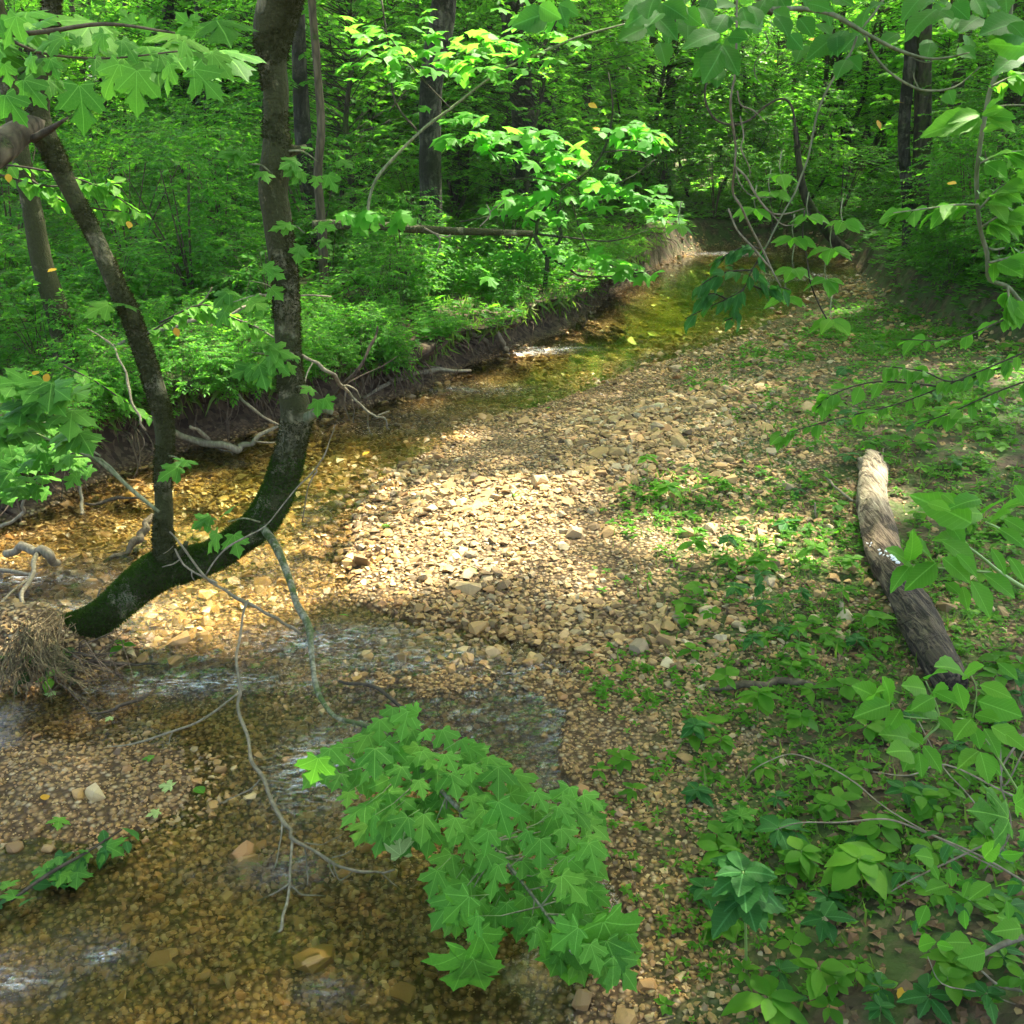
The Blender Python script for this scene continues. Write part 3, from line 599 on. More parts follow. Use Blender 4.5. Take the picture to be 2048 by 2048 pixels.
def big_tree(l, c=None, rad=3.3, hh=2.6, mat=B_GREY, label='', group=None, top=13.5, leafmat=None, ns=620, shared=None, far=False, seg=14, cat='tree', flare=1.35, csc=1.0):
    """l: (px, py, width) from the foot up; the first point is on the ground"""
    TREE_N[0] += 1; sd = TREE_N[0]; r = np.random.default_rng(900+sd)
    base = GR(l[0][0], l[0][1]) if len(l[0]) == 3 else np.array([l[0][0], l[0][1], H(l[0][0], l[0][1])])
    Y = base[1]; pts = [base-UP*.15]; w0 = l[0][2] if len(l[0]) == 3 else l[0][3]
    rs = [.5*w0*ppm(base)*flare]
    if len(l[0]) == 3:
        for a, b, w in l: 
            p = PY(a, b, Y)
            if p[2] > pts[-1][2]+.12: pts.append(p); rs.append(.5*w*ppm(p))
    else:
        pts.append(base+UP*1.2); rs.append(w0/2); rs[0] = w0/2*1.4
    d = nrm(pts[-1]-pts[max(-3, -len(pts))]); d = nrm(d*[.6, .6, 1]+[0, 0, .4]); z = pts[-1][2]; p0 = pts[-1]; r0 = rs[-1]; k = 0
    while z < top-1.6:
        k += 1; p0 = p0+d*1.6+r.normal(0, .05, 3)*[1, 1, 0]; z = p0[2]; pts.append(p0); rs.append(max(r0*(1-.09*k), .03))
    e = empty('tree', base, label, cat, group)
    V, F = tube(pts, rs, seg, 5, .07, 4.0, sd); mk('trunk', V-base, F, mat, e)
    tp = pts[-1]
    if c is None: c = (tp[0]+r.normal(0, .8), tp[1]+r.normal(0, .8), tp[2]+.6)
    if shared is not None:
        o = ob('crown', shared, e); o.location = np.array(c)-base; o.rotation_euler = (0, 0, r.uniform(0, 6)); o.scale = (csc, csc, csc*1.1); return e
    (V, F), O = crown(c, rad, hh, ns, 3000+sd)
    if len(V): mk('crown', V-base, F, M_CAN, e, smooth=False)
    lim = []
    for q in range(9):
        t = O[r.integers(0, len(O))]; s0 = pts[-1-r.integers(0, min(4, len(pts)-2))]; m = (s0+t)/2+[0, 0, .3]
        lim.append(tube([s0, m, t], [.07, .045, .015], 6, 4))
    V, F = join(lim); mk('limbs', V-base, F, mat, e); return e

# trees of the left bank and of the woods, foot first (picture units)
LBG = 'tree trunks in the woods beyond the left bank'
big_tree([(815, 512, 46), (813, 420, 44), (812, 300, 42), (812, 180, 42), (820, 110, 46), (838, 0, 48)], (-2.4, 14.5, 11.5), mat=B_GREY, label='furrowed dark grey tree trunk straight behind the fallen horizontal pole', group=LBG)
big_tree([(1010, 475, 46), (1000, 380, 46), (990, 250, 46), (978, 120, 45), (965, 0, 46)], (1.6, 14.2, 11.8), mat=B_GREY, label='thick pale grey trunk, left one of the close pair behind the sunlit maple sapling', group=LBG)
big_tree([(1022, 420, 36), (1030, 330, 36), (1032, 200, 34), (1040, 100, 32), (1035, 0, 28)], (5.6, 17.4, 12), mat=B_GREY, label='dark trunk with mossy base, right one of the close pair behind the sunlit sapling', group=LBG)
big_tree([(945, 330, 26), (932, 220, 25), (922, 100, 23), (912, 0, 22)], (-.8, 20.5, 12), mat=B_GREY, label='slim grey trunk just left of the close pair of trunks', group=LBG)
big_tree([(962, 360, 22), (958, 250, 22), (955, 100, 20), (960, 0, 20)], (3.2, 21.5, 12), mat=B_DARK, label='thin black trunk half hidden behind the close pair', group=LBG)
big_tree([(722, 300, 24), (718, 180, 22), (714, 0, 20)], (-6, 18, 12), mat=B_DARK, label='dark straight trunk left of the leaning diagonal sapling', group=LBG)
big_tree([(760, 345, 12), (752, 230, 11), (742, 120, 10), (736, 0, 10)], shared=None, rad=2, hh=2, ns=200, mat=B_DARK, label='very thin dark pole tree beside the straight dark trunk', group=LBG)
big_tree([(872, 345, 15), (873, 230, 14), (878, 100, 15), (882, 0, 16)], (0.4, 24.5, 11.5), mat=B_DARK, label='thin crooked dark trunk between the furrowed trunk and the slim grey one', group=LBG)
big_tree([(598, 500, 34), (585, 380, 33), (572, 260, 32), (565, 120, 28), (560, 0, 26)], (-3.4, 9.6, 11.5), mat=B_GREY, label='smooth grey trunk right behind the curved mossy tree', group=LBG)
big_tree([(612, 542, 18), (608, 440, 18), (600, 330, 17), (606, 240, 16), (598, 120, 15), (588, 0, 15)], rad=2, hh=2, ns=160, mat=B_BROWN, label='slender crooked brown trunk right of the curved mossy tree', group=LBG)
big_tree([(130, 700, 50), (112, 600, 44), (80, 500, 40), (62, 400, 36), (40, 300, 34), (20, 180, 34)], (-3.0, 6.6, 10.5), rad=3, mat=B_MOSS, label='leaning mossy trunk at the left edge behind the maple leaves', group=LBG)
big_tree([(210, 345, 26), (238, 280, 25), (262, 210, 24), (280, 130, 26), (330, 60, 22), (370, 0, 22)], (-7.5, 12.5, 11), mat=B_DARK, label='black trunk leaning to the right behind the large top left leaves', group=LBG)
big_tree([(385, 330, 16), (380, 200, 15), (372, 90, 14), (368, 0, 14)], (-9.5, 18, 12), mat=B_GREY, label='thin grey trunk between the two stems of the curved tree', group=LBG)
big_tree([(455, 300, 11), (458, 180, 10), (452, 0, 10)], rad=2.4, ns=260, mat=B_DARK, label='far thin trunk just left of the curved stem', group=LBG)
big_tree([(195, 250, 20), (192, 120, 19), (188, 0, 18)], rad=2.6, ns=240, mat=B_DARK, label='dark trunk above the large leaves in the top left corner', group=LBG)
big_tree([(300, 300, 22), (296, 150, 22), (288, 0, 20)], rad=2.6, ns=240, mat=B_GREY, label='grey trunk rising over the big maple leaves, left of the curved stem', group=LBG)
big_tree([(672, 330, 12), (668, 180, 11), (660, 0, 10)], rad=2.2, ns=200, mat=B_DARK, label='thin black pole tree right of the slender crooked brown trunk', group=LBG)
big_tree([(790, 350, 13), (792, 200, 12), (790, 0, 12)], rad=2.2, ns=200, mat=B_DARK, label='thin black trunk left of the furrowed trunk', group=LBG)
big_tree([(1080, 330, 12), (1084, 180, 11), (1090, 0, 10)], rad=2.2, ns=200, mat=B_DARK, label='thin dark trunk right of the close pair', group=LBG)
big_tree([(1135, 300, 16), (1132, 150, 15), (1130, 0, 14)], rad=2.4, ns=220, mat=B_DARK, label='dark trunk over the sunlit sapling, right of the thin one', group=LBG)
big_tree([(1245, 300, 12), (1248, 150, 12), (1250, 0, 11)], rad=2.4, ns=220, mat=B_DARK, label='thin dark trunk at top centre over the far bend', group=LBG)
for i, (a, w) in enumerate(((405, 10), (432, 8), (482, 12), (655, 9), (700, 10), (772, 8), (846, 11), (898, 9), (1062, 10), (1108, 9), (1176, 12), (1212, 8), (1302, 9), (1388, 11), (1552, 9), (1592, 12), (1668, 9), (1802, 12), (1852, 10), (150, 12), (335, 9))):
    b = 300+(i*37) % 48; j_ = R.normal(0, 6, 3); big_tree([(a, b, w*1.1), (a+j_[0], b*.66, w), (a+j_[1], b*.33, w*.95), (a+j_[2], 0, w*.9)], rad=2.0, hh=2, ns=90, seg=8, mat=B_DARK if i % 3 else B_GREY, label='slim %s pole tree %s' % (('dark', 'blackish', 'greyish')[i % 3], ('left of the vine loop', 'behind the vine loop', 'under the black leaning trunk')[0] if 1300 < a < 1400 else where(*PY(a, b, 18)[:2])[0]+', '+('straight', 'slightly bent', 'thinner', 'thicker')[i % 4]), group='slim trunks in the woods')
# right side
RBG = 'tree trunks on the right hand slope'
big_tree([(1712, 474, 22), (1712, 380, 20), (1705, 250, 22), (1716, 120, 22), (1722, 0, 22)], (8.8, 13.4, 11.8), mat=B_GREY, label='pale grey trunk, left half of the twin tree on the right slope', group=RBG)
big_tree([(1733, 470, 34), (1736, 380, 32), (1740, 250, 32), (1742, 120, 30), (1745, 0, 28)], (9.5, 18.2, 12.4), mat=B_DARK, label='dark mossy trunk, right half of the twin tree on the right slope', group=RBG)
big_tree([(1890, 420, 44), (1905, 300, 42), (1915, 180, 40), (1925, 60, 40), (1930, 0, 38)], (12.0, 10.6, 11.5), mat=B_DARK, label='thick dark trunk by the right edge of the picture', group=RBG)
big_tree([(1508, 312, 14), (1502, 240, 14), (1500, 160, 13), (1510, 60, 12), (1512, 0, 12)], (7, 23, 12), mat=B_BROWN, label='slender brown trunk where the looping vine ends', group=RBG)
big_tree([(1462, 290, 22), (1466, 200, 21), (1474, 100, 20), (1480, 0, 20)], (3.4, 27, 12), mat=B_GREY, label='mossy grey trunk behind the looping vine', group=RBG)
big_tree([(1425, 290, 10), (1427, 200, 10), (1428, 0, 10)], rad=2, ns=200, mat=B_DARK, label='thin dark trunk inside the vine loop', group=RBG)
big_tree([(1358, 310, 11), (1360, 200, 10), (1355, 0, 10)], rad=2, ns=200, mat=B_DARK, label='thin dark trunk left of the vine loop above the stream', group=RBG)
big_tree([(1765, 300, 16), (1772, 150, 15), (1770, 0, 15)], (13, 17, 12), mat=B_DARK, label='narrow dark trunk right behind the twin tree', group=RBG)
big_tree([(1640, 260, 9), (1622, 130, 9), (1615, 0, 9)], rad=2, ns=160, mat=B_DARK, label='thin dark pole tree left of the twin tree', group=RBG)
# trees outside the frame whose crowns roof the stream
OG = 'tall trees beside the stream'
for (x, y, w), c in (((9.5, 4.5, .4), (6.6, 9.2, 11.5)), ((6.2, 1.8, .35), (2.6, 6.4, 10.5)), ((-6.5, 5.2, .35), (-2.4, 4.2, 10)), ((13, 8, .4), (12, 7.4, 12)), ((8, -1.5, .4), (7.2, 4.6, 11)), ((-9, 10, .4), (-7.4, 10.2, 11)),
                     ((15, 14, .4), (13.6, 13.4, 12)), ((16, 20, .4), (14, 22, 12)), ((5.5, -4, .4), (3, 1.5, 11)), ((-4, -3, .4), (-3, 0, 11)), ((11.6, 16.5, .3), (5.4, 11.4, 12.6))):
    big_tree([(x, y, 0, w)], c, rad=3.6, ns=1100 if c[0] == 2.6 else 620, mat=B_GREY, label='tall grey barked tree beside the stream with a wide leafy crown', group=OG)
SHC = [mk('crown', *crown((0, 0, 0), 3.2, 2.4, 330, 5000+i, False)[0], M_CAN, smooth=False, data_only=True) for i in range(3)]
for i in range(84):
    Y = R.uniform(20, 56); x = R.uniform(-.56, .56)*Y; w = R.uniform(.12, .34)
    if abs(x-.27*Y) < 2.2 and Y < 45: x -= 5
    big_tree([(x, Y, 0, w)], rad=3, mat=(B_GREY, B_DARK, B_DARK)[i % 3], label='distant %s trunk among bright leaves, %s, %s' % (('thin', 'slim', 'thick')[int((w-.12)/.08) % 3], where(x, Y)[1], where(x, Y)[0]), group='distant trees of the far woods', shared=SHC[i % 3], top=R.uniform(13, 20), seg=8, csc=R.uniform(.6, .95))

# ------------------------------------------------------------------ understory
CLX = [-400, 0, 120, 300, 560, 850, 1050, 1150, 1270, 1400, 1600, 1680, 1760, 1932, 2400]
CLY = [800, 735, 700, 690, 610, 560, 540, 490, 448, 440, 470, 520, 585, 640, 760]
def clear(x, y, h, m=0):
    a, b = proj(x, y, h); return b < np.interp(a, CLX, CLY)-m
def spot(x, y, dmin):
    h, f = field(np.array([x]), np.array([y])); h = float(h[0]); a, b = proj(x, y, h)
    ok = (not f['ins'][0]) and min(f['dL'][0], f['dR'][0], f['dF'][0]) > dmin and (clear(x, y, h) or abs(x) > .66*y)
    return ok, h, float(a), float(b)
def strew(n, kinds, x0, x1, y0, y1, smin, smax, labf, cat, group, dmin=.3, far=0):
    c = 0; tries = 0
    while c < n and tries < n*40:
        tries += 1; y = math.sqrt(R.uniform(y0*y0, y1*y1)); x = R.uniform(x0, x1)*y
        ok, h, a, b = spot(x, y, dmin)
        if not ok: continue
        if y < 20.3 and abs(x-(.262*y)) < .9 and y > 18: continue
        if callable(far) and not far(x, y): continue
        sc_ = R.uniform(smin, smax); kinds[R.integers(0, len(kinds))].place((x, y, h-.03), sc_, R.uniform(0, 6.28), labf(x, y, (sc_-smin)/(smax-smin)*.6+.55), cat, group); c += 1
def lab(kind):
    def f(x, y, sc=1.0):
        ph, row = where(x, y); return '%s %s, %s, %s' % ('large' if sc > .95 else 'small' if sc < .7 else 'medium', kind, row, ph)
    return f
strew(95, KS, -.62, .60, 8.0, 15, .5, .95, lab('low leafy shrub'), 'shrub', 'low shrubs on both banks', .35)
strew(58, KB, -.60, .66, 10.5, 22, .42, .95, lab('dark green bushy shrub'), 'shrub', 'bushy shrubs under the trees', 1.2)
strew(38, KT[:3], -.60, .62, 15, 26, .55, 1.0, lab('understory tree with dark sprays'), 'tree', 'understory trees in the shade', 1.5)
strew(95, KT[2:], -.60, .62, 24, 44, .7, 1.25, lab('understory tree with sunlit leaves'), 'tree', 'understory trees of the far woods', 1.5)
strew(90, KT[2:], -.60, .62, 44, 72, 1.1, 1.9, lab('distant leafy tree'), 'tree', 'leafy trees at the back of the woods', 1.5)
strew(60, [KS[0]]+KM, -.60, .62, 22, 40, .8, 1.4, lab('shrub on the sunny floor'), 'shrub', 'shrubs of the far woods', 1.2)
TUFT = ['drooping', 'upright', 'bushy', 'sparse', 'rounded', 'lopsided', 'dense', 'ragged']
for i in range(96):
    k = R.integers(2, len(LB)-5) if i < 58 else R.integers(9, len(LB)-4); t = R.random(); a = np.array(LB[k])*(1-t)+np.array(LB[k+1])*t; b = np.array(LB[k+1])-np.array(LB[k]); nn = nrm(np.array([b[1], -b[0]])); d_ = R.uniform(.30, 1.1) if i < 58 else R.uniform(.14, .45)
    q = a+nn*d_; h, f = field(q[:1], q[1:])
    if f['ins'][0]: q = a-nn*d_; h, f = field(q[:1], q[1:])
    if f['ins'][0]: continue
    ox, oy = overhang(q[:1], q[1:], f); KS[R.integers(0, 4)].place((q[0]+ox[0], q[1]+oy[0], h[0]-.05), R.uniform(.22, .5), R.uniform(0, 6), lab(TUFT[i % 8]+' tuft on the bank lip')(q[0], q[1], (.5, .8, 1.0)[(i//8) % 3]), 'herb', 'leafy tufts along the left bank lip')
for x, y, sc in ((4.2, 21.2, .7), (5.4, 21.0, .8), (6.6, 20.6, .75), (3.4, 22.4, .8), (5.0, 23.0, 1.0), (7.6, 19.6, .7), (2.4, 23.2, .9), (6.2, 23.6, 1.1), (7.4, 17.6, .6), (7.0, 15.8, .55), (6.9, 14.2, .5)):
    KB[R.integers(0, 4)].place((x, y, H(x, y)-.05), sc, R.uniform(0, 6), lab('dark shrub overhanging the cut bank')(x, y, sc), 'shrub', 'shrubs overhanging the cut bank')
strew(16, KM, -.55, .55, 14, 26, .7, 1.1, lab('light green maple sapling'), 'sapling', 'maple saplings under the trees', 1.2)

# ------------------------------------------------------------------ near things
def K(ox, oy, f): return lambda x, y: (ox+x/f, oy+y/f)
c1 = K(0, 0, 2.925); c2 = K(641.5, 0, 2.925); c3 = K(1271.6, 0, 2.925); c4 = K(0, 641.5, 2.925); c6 = K(1271.6, 641.5, 2.925)
c7 = K(0, 1271.6, 2.925); c8 = K(641.5, 1271.6, 2.925); c9 = K(1271.6, 1271.6, 2.925); cb = K(518.9, 566, 3.413); cl = K(0, 1037.6, 5.12); cf = K(0, 566, 4.55)
MAP_ME = [mk('leaf', *maple_hi(300+i), M_MAP, data_only=True, uv=maple_hi(300+i)[0][:, :2]) for i in range(7)]
PALE_ME = [mk('leaf', *maple_hi(320), M_PALE, data_only=True, uv=maple_hi(320)[0][:, :2])]
ELL_ME = [mk('leaf', *ellip_hi(330+i, w), M_ELL, data_only=True, uv=ellip_hi(330+i, w)[0][:, :2]) for i, w in enumerate((.27, .30, .33, .29, .36))]
OVD_ME = [mk('leaf', *ellip_hi(350+i, w), M_OVD, data_only=True, uv=ellip_hi(350+i, w)[0][:, :2]) for i, w in enumerate((.27, .31, .29))]
DRK_ME = [mk('leaf', *ellip_hi(340+i, w), M_DRK, data_only=True, uv=ellip_hi(340+i, w)[0][:, :2]) for i, w in enumerate((.20, .23, .26))]
MS_ME = [mk('leaf', *MLOW, M_MAPB, smooth=False, data_only=True), mk('leaf', *star([(0, 0), (.25, -.05), (.38, 0), (.27, .13), (.45, .26), (.60, .52), (.36, .50), (.17, .47), (.20, .62), (.30, .78), (.12, .84), (0, 1.02)], .03, .25), M_MAPB, smooth=False, data_only=True)]
HERB_ME = [mk('leaf', *ellip_hi(360+i, w, .006), M_HERB, data_only=True, uv=ellip_hi(360+i, w, .006)[0][:, :2]) for i, w in enumerate((.20, .25, .30))]
class Thing:
    def __init__(s, name, loc, label, cat, group=None): s.loc = np.array(loc, float); s.e = empty(name, s.loc, label, cat, group)
    def part(s, name, VF, mat, parent=None, smooth=True, kind=None, label=None):
        o = mk(name, VF[0]-s.loc, VF[1], mat, parent or s.e, smooth=smooth); return tag(o, label, kind=kind)
    def leaf(s, me, P, tip, nrm_, size, parent=None, wf=1.0, label=None):
        M = frame(np.asarray(tip, float), np.asarray(nrm_, float)); o = ob('leaf', me, parent or s.e)
        from mathutils import Matrix
        m4 = Matrix([[float(M[0][0])*size*wf, float(M[0][1])*size, float(M[0][2])*size, float(P[0]-s.loc[0])], [float(M[1][0])*size*wf, float(M[1][1])*size, float(M[1][2])*size, float(P[1]-s.loc[1])],
                     [float(M[2][0])*size*wf, float(M[2][1])*size, float(M[2][2])*size, float(P[2]-s.loc[2])], [0, 0, 0, 1]])
        o.matrix_basis = m4; return tag(o, label)
    def pxleaf(s, me, b, t, Y, parent=None, up=.5, dY=0.0, wf=1.0, jit=.25, label=None):
        """a leaf from picture point b to picture point t at distance Y"""
        B = PY(b[0], b[1], Y); T = PY(t[0], t[1], Y-dY); d = T-B; v = nrm(C0-B); n = v*(1-up)+UP*up+R.normal(0, jit, 3)
        s.leaf(me, B, d, n, float(np.linalg.norm(d)), parent, wf, label); return B
def pick(l): return l[R.integers(0, len(l))]
def zpath(l, f=lambda a, b: (a, b)):
    P = []; r = []
    for a, b, z, w in l:
        a, b = f(a, b); p = PZ(a, b, z); P.append(p); r.append(.5*w*ppm(p))
    return np.array(P), np.array(r)
def ypath(l, Y, f=lambda a, b: (a, b)):
    """(x, y, width[, Y])"""
    P = []; r = []
    for q in l:
        a, b = f(q[0], q[1]); yy = q[3] if len(q) > 3 else Y; p = PY(a, b, yy); P.append(p); r.append(.5*q[2]*ppm(p))
    return np.array(P), np.array(r)
def curl(P, k, r, amp): 
    P = np.array(P, float); P[1:-1] += r.normal(0, amp, (len(P)-2, 3)); return P

def kink(P, r, a=.0035, k=3):
    A = catmull(np.hstack([P, r[:, None]]), k); A[1:-1, :3] += R.normal(0, 1, (len(A)-2, 3))*(a+.35*A[1:-1, 3:4]*.6); return A[:, :3], np.maximum(A[:, 3]*R.uniform(.8, 1.25, len(A)), 5e-4)
# ---- the curved mossy tree
TR = Thing('curved_tree', [*PY(70, 1200, 4.35)[:2], .05], 'curved moss covered tree leaning out over the stream with two upright stems', 'tree')
main = [(20, 1190, 4.25, 58), (95, 1193, 4.30, 62), (155, 1182, 4.32, 64), (205, 1155, 4.35, 66), (255, 1110, 4.40, 70), (300, 1078, 4.42, 78), (345, 1066, 4.45, 72), (395, 1052, 4.46, 60), (445, 1022, 4.48, 60), (492, 985, 4.5, 64), (522, 935, 4.52, 64),
        (541, 880, 4.54, 60), (553, 825, 4.56, 58), (559, 780, 4.56, 64), (548, 725, 4.56, 54), (543, 650, 4.56, 50), (541, 590, 4.56, 53), (537, 520, 4.56, 54), (528, 450, 4.56, 56), (521, 395, 4.56, 58), (515, 350, 4.56, 60), (522, 285, 4.56, 60),
        (520, 230, 4.56, 50), (521, 170, 4.56, 52), (513, 110, 4.56, 60), (515, 60, 4.56, 78), (526, 10, 4.54, 84), (545, -50, 4.5, 80), (560, -160, 4.5, 74), (565, -330, 4.5, 66), (560, -600, 4.5, 50)]
P, r = pxpath(main, .93); tv = tube(P, r, 22, 5, .07, 5.5, 1); TR.part('trunk', tv, B_MOSS)
st2 = [(322, 1075, 4.42, 60), (308, 1020, 4.42, 44), (309, 960, 4.42, 38), (307, 900, 4.42, 36), (311, 840, 4.42, 37), (307, 790, 4.42, 40), (295, 740, 4.42, 42), (280, 690, 4.42, 40), (262, 640, 4.42, 40), (245, 590, 4.4, 40), (222, 545, 4.4, 40), (198, 490, 4.4, 38), (176, 440, 4.4, 36),
       (150, 390, 4.4, 36), (124, 340, 4.4, 40), (100, 290, 4.4, 46), (80, 250, 4.4, 54), (72, 210, 4.4, 46), (80, 150, 4.4, 40), (92, 70, 4.4, 38), (100, -40, 4.4, 36), (104, -260, 4.4, 30)]
P2, r2 = pxpath(st2, .88); tv2 = tube(P2, r2, 18, 5, .08, 5.5, 2); TR.part('stem', tv2, B_MOSS)
Pb, rb = pxpath([(78, 235, 4.4, 40), (40, 250, 4.3, 46), (0, 280, 4.2, 54), (-60, 320, 4.05, 60), (-200, 420, 3.8, 60)]); TR.part('broken_limb', tube(Pb, rb, 14, 4, .15, 8, 3), B_BROWN)
Pb, rb = pxpath([(60, 262, 4.3, 16), (95, 243, 4.25, 12), (128, 222, 4.2, 3)]); TR.part('limb_stub', tube(Pb, rb, 8, 3, .2, 9, 4), B_BROWN)
for l_ in ([(120, 1200, 4.3, 34), (80, 1225, 4.15, 26), (52, 1265, 4.0, 16), (30, 1310, 3.9, 6)], [(130, 1215, 4.25, 26), (122, 1250, 4.05, 18), (140, 1290, 3.95, 8)], [(90, 1180, 4.4, 30), (45, 1172, 4.5, 22), (5, 1190, 4.6, 14), (-30, 1215, 4.6, 6)], [(105, 1210, 4.2, 22), (98, 1250, 4.02, 14), (85, 1300, 3.9, 6)], [(70, 1190, 4.3, 24), (30, 1215, 4.15, 18), (-10, 1260, 4.0, 8)]):
    Pb, rb = kink(*pxpath(l_), .01); TR.part('root', tube(Pb, rb, 8, 2, .2, 8, 12), B_MOSSG)
# moss: short hairs on the bark
def moss_on(VF, n, ln, rng, upb=0.0, thr=.50):
    V, F = VF; a, b, c = V[F[:, 0]], V[F[:, 1]], V[F[:, 2]]; nn = np.cross(b-a, c-a); ar = np.linalg.norm(nn, axis=1); nn = nn/(ar[:, None]+1e-12)
    w = ar*(1+upb*np.clip(nn[:, 2], 0, 1)); 
    cc = (a+b+c)/3; w = w*(vnoise(cc[:, 0]*9+cc[:, 1]*3, cc[:, 2]*9, 4) > thr); w = w/w.sum(); k = rng.choice(len(F), n, p=w); u = rng.random((n, 2)); u = np.where(u.sum(1, keepdims=True) > 1, 1-u, u)
    P = a[k]+(b[k]-a[k])*u[:, :1]+(c[k]-a[k])*u[:, 1:]; D = nn[k]*.8+rng.normal(0, .5, (n, 3)); M = frame(nrm(D), rng.normal(size=(n, 3)), rng.uniform(.5, 1.2, n)*ln)
    T = (np.array([(-.16, 0, 0), (.16, 0, 0), (0, 1, 0)]), np.array([(0, 1, 2)])); return merge(T, M, P)
M_MOSS = leaf_mat('moss', [(.020, .023, .005), (.034, .036, .009), (.06, .058, .018)], (.08, .10, .02), .2, rough=.9, spec=.1)
M_MOSSG = leaf_mat('moss_green', [(.024, .062, .006), (.045, .095, .010)], (.08, .15, .01), .25, rough=.9, spec=.1)
TR.part('moss', moss_on(tv, 26000, .016, R), M_MOSS, kind='stuff'); TR.part('moss', moss_on(tv2, 15000, .015, R), M_MOSS, kind='stuff')
lowm = (tv[0], tv[1][(tv[0][tv[1][:, 0], 2] < .95) & (tv[0][tv[1][:, 0], 0] < -.25)]); TR.part('moss', moss_on(lowm, 34000, .017, R, 3, thr=.12), M_MOSSG, kind='stuff', label='bright green moss along the lower trunk')
Pb, rb = pxpath([(562, 795, 4.55, 26), (585, 785, 4.5, 18), (605, 772, 4.47, 14), (627, 777, 4.45, 12)]); TR.part('broken_stub', tube(Pb, rb, 8, 3, .15, 9, 5), B_GTWIG)
Pb, rb = pxpath([(560, 792, 4.55, 20), (590, 778, 4.48, 10), (603, 770, 4.47, 8)]); TR.part('broken_stub', tube(Pb, rb, 8, 3, .2, 9, 6), B_GTWIG)
Pb, rb = pxpath([(545, 285, 4.56, 26), (562, 282, 4.55, 16), (578, 276, 4.55, 8)]); TR.part('broken_stub', tube(Pb, rb, 8, 3, .2, 9, 7), B_MOSS)
Pb, rb = pxpath([(330, 1050, 4.40, 16), (345, 1040, 4.36, 12), (352, 1022, 4.36, 8)]); TR.part('broken_stub', tube(Pb, rb, 8, 3, .2, 9, 8), B_MOSS)
# low branch that ends in the big maple spray
sp = [(490, 988, 4.46, 17), (520, 1030, 4.3, 15), (545, 1090, 4.1, 14), (560, 1140, 3.9, 14), (582, 1180, 3.75, 16), (588, 1235, 3.6, 11), (598, 1300, 3.4, 10), (630, 1350, 3.2, 9), (680, 1366, 3.08, 9), (725, 1385, 2.95, 9), (790, 1450, 2.75, 9), (870, 1530, 2.58, 8), (950, 1620, 2.42, 7), (1020, 1710, 2.25, 6), (1080, 1800, 2.08, 4)]
Pm, rm = pxpath(sp); brn = TR.part('low_branch', tube(Pm, rm*R.uniform(.9, 1.12, len(rm)), 8, 5, .14, 16, 9), B_LOWB)
SPN = catmull(Pm, 6)[45:]
poly = np.array([(740, 1335), (800, 1380), (880, 1400), (965, 1455), (1010, 1500), (1120, 1510), (1150, 1590), (1130, 1680), (1190, 1760), (1180, 1840), (1080, 1850), (1000, 1770), (880, 1760), (815, 1720), (810, 1640), (830, 1590), (700, 1590), (665, 1530), (640, 1490), (590, 1460), (650, 1400), (715, 1375)])
pts = []; tries = 0
while len(pts) < 165 and tries < 14000:
    tries += 1; q = np.array([R.uniform(585, 1190), R.uniform(1335, 1860)])
    if inpoly(q[:1], q[1:], poly)[0] and all(np.hypot(*(q-o_)) > (28 if len(pts) < 130 else 21) for o_ in pts[(0 if len(pts) < 130 else 130):]): pts.append(q)
petl = []; ln_n = 0
Tw = []
for k, q in enumerate(pts):
    g = PY(q[0], q[1], float(np.interp(q[1], [1340, 1860], [2.92, 2.0]))+ (.12 if k >= 130 else 0)+R.normal(0, .08)); j = np.argmin(((SPN-g)**2).sum(1)); s0 = SPN[max(j-2, 0)]; o_ = g-s0
    szp = float(np.interp(q[1], [1340, 1500, 1860], [50, 58, 64]))*R.uniform(.62, 1.22)*ppm(g)
    td = np.array([np.clip(o_[0]*2.2, -.9, .9)+R.normal(0, .35), -.75+R.normal(0, .25), -.30+R.normal(0, .2)]); td = nrm(td)
    if q[1] > 1700: td = nrm(td+np.array([0, 0, -.7]))
    nn = UP*1.0+nrm(C0-g)*.35+R.normal(0, .32, 3)
    pale = False
    base = g-td*szp*.45; TR.leaf(pick(MAP_ME), base, td, nn, szp, brn); petl.append((s0*.35+base*.65-UP*.012, base))
    if k % 3 == 0: Tw.append((s0, s0*.35+base*.65-UP*.012))
TR.leaf(PALE_ME[0], PY(757, 1615, 2.6), [-.1, .3, .5], nrm(C0-PY(757, 1600, 2.6)), 62*ppm(PY(757, 1600, 2.6)), brn, label='pale yellow green upturned leaf')
TR.part('petioles', sticks([a for a, b in petl], [b for a, b in petl], .0016), B_STEM, brn, kind='stuff')
TR.part('side_twigs', sticks([a for a, b in Tw], [b for a, b in Tw], .004), B_GTWIG, brn, kind='stuff')
for b_, t_ in (((882, 1795), (855, 1880)), ((893, 1810), (915, 1876)), ((905, 1760), (935, 1815)), ((1070, 1770), (1035, 1850)), ((1075, 1785), (1072, 1870)), ((1110, 1750), (1150, 1835)), ((1140, 1740), (1185, 1830)), ((600, 1430), (585, 1485)), ((790, 1345), (765, 1330))):
    TR.pxleaf(pick(MAP_ME), b_, t_, 2.1, brn, up=.15, jit=.12)
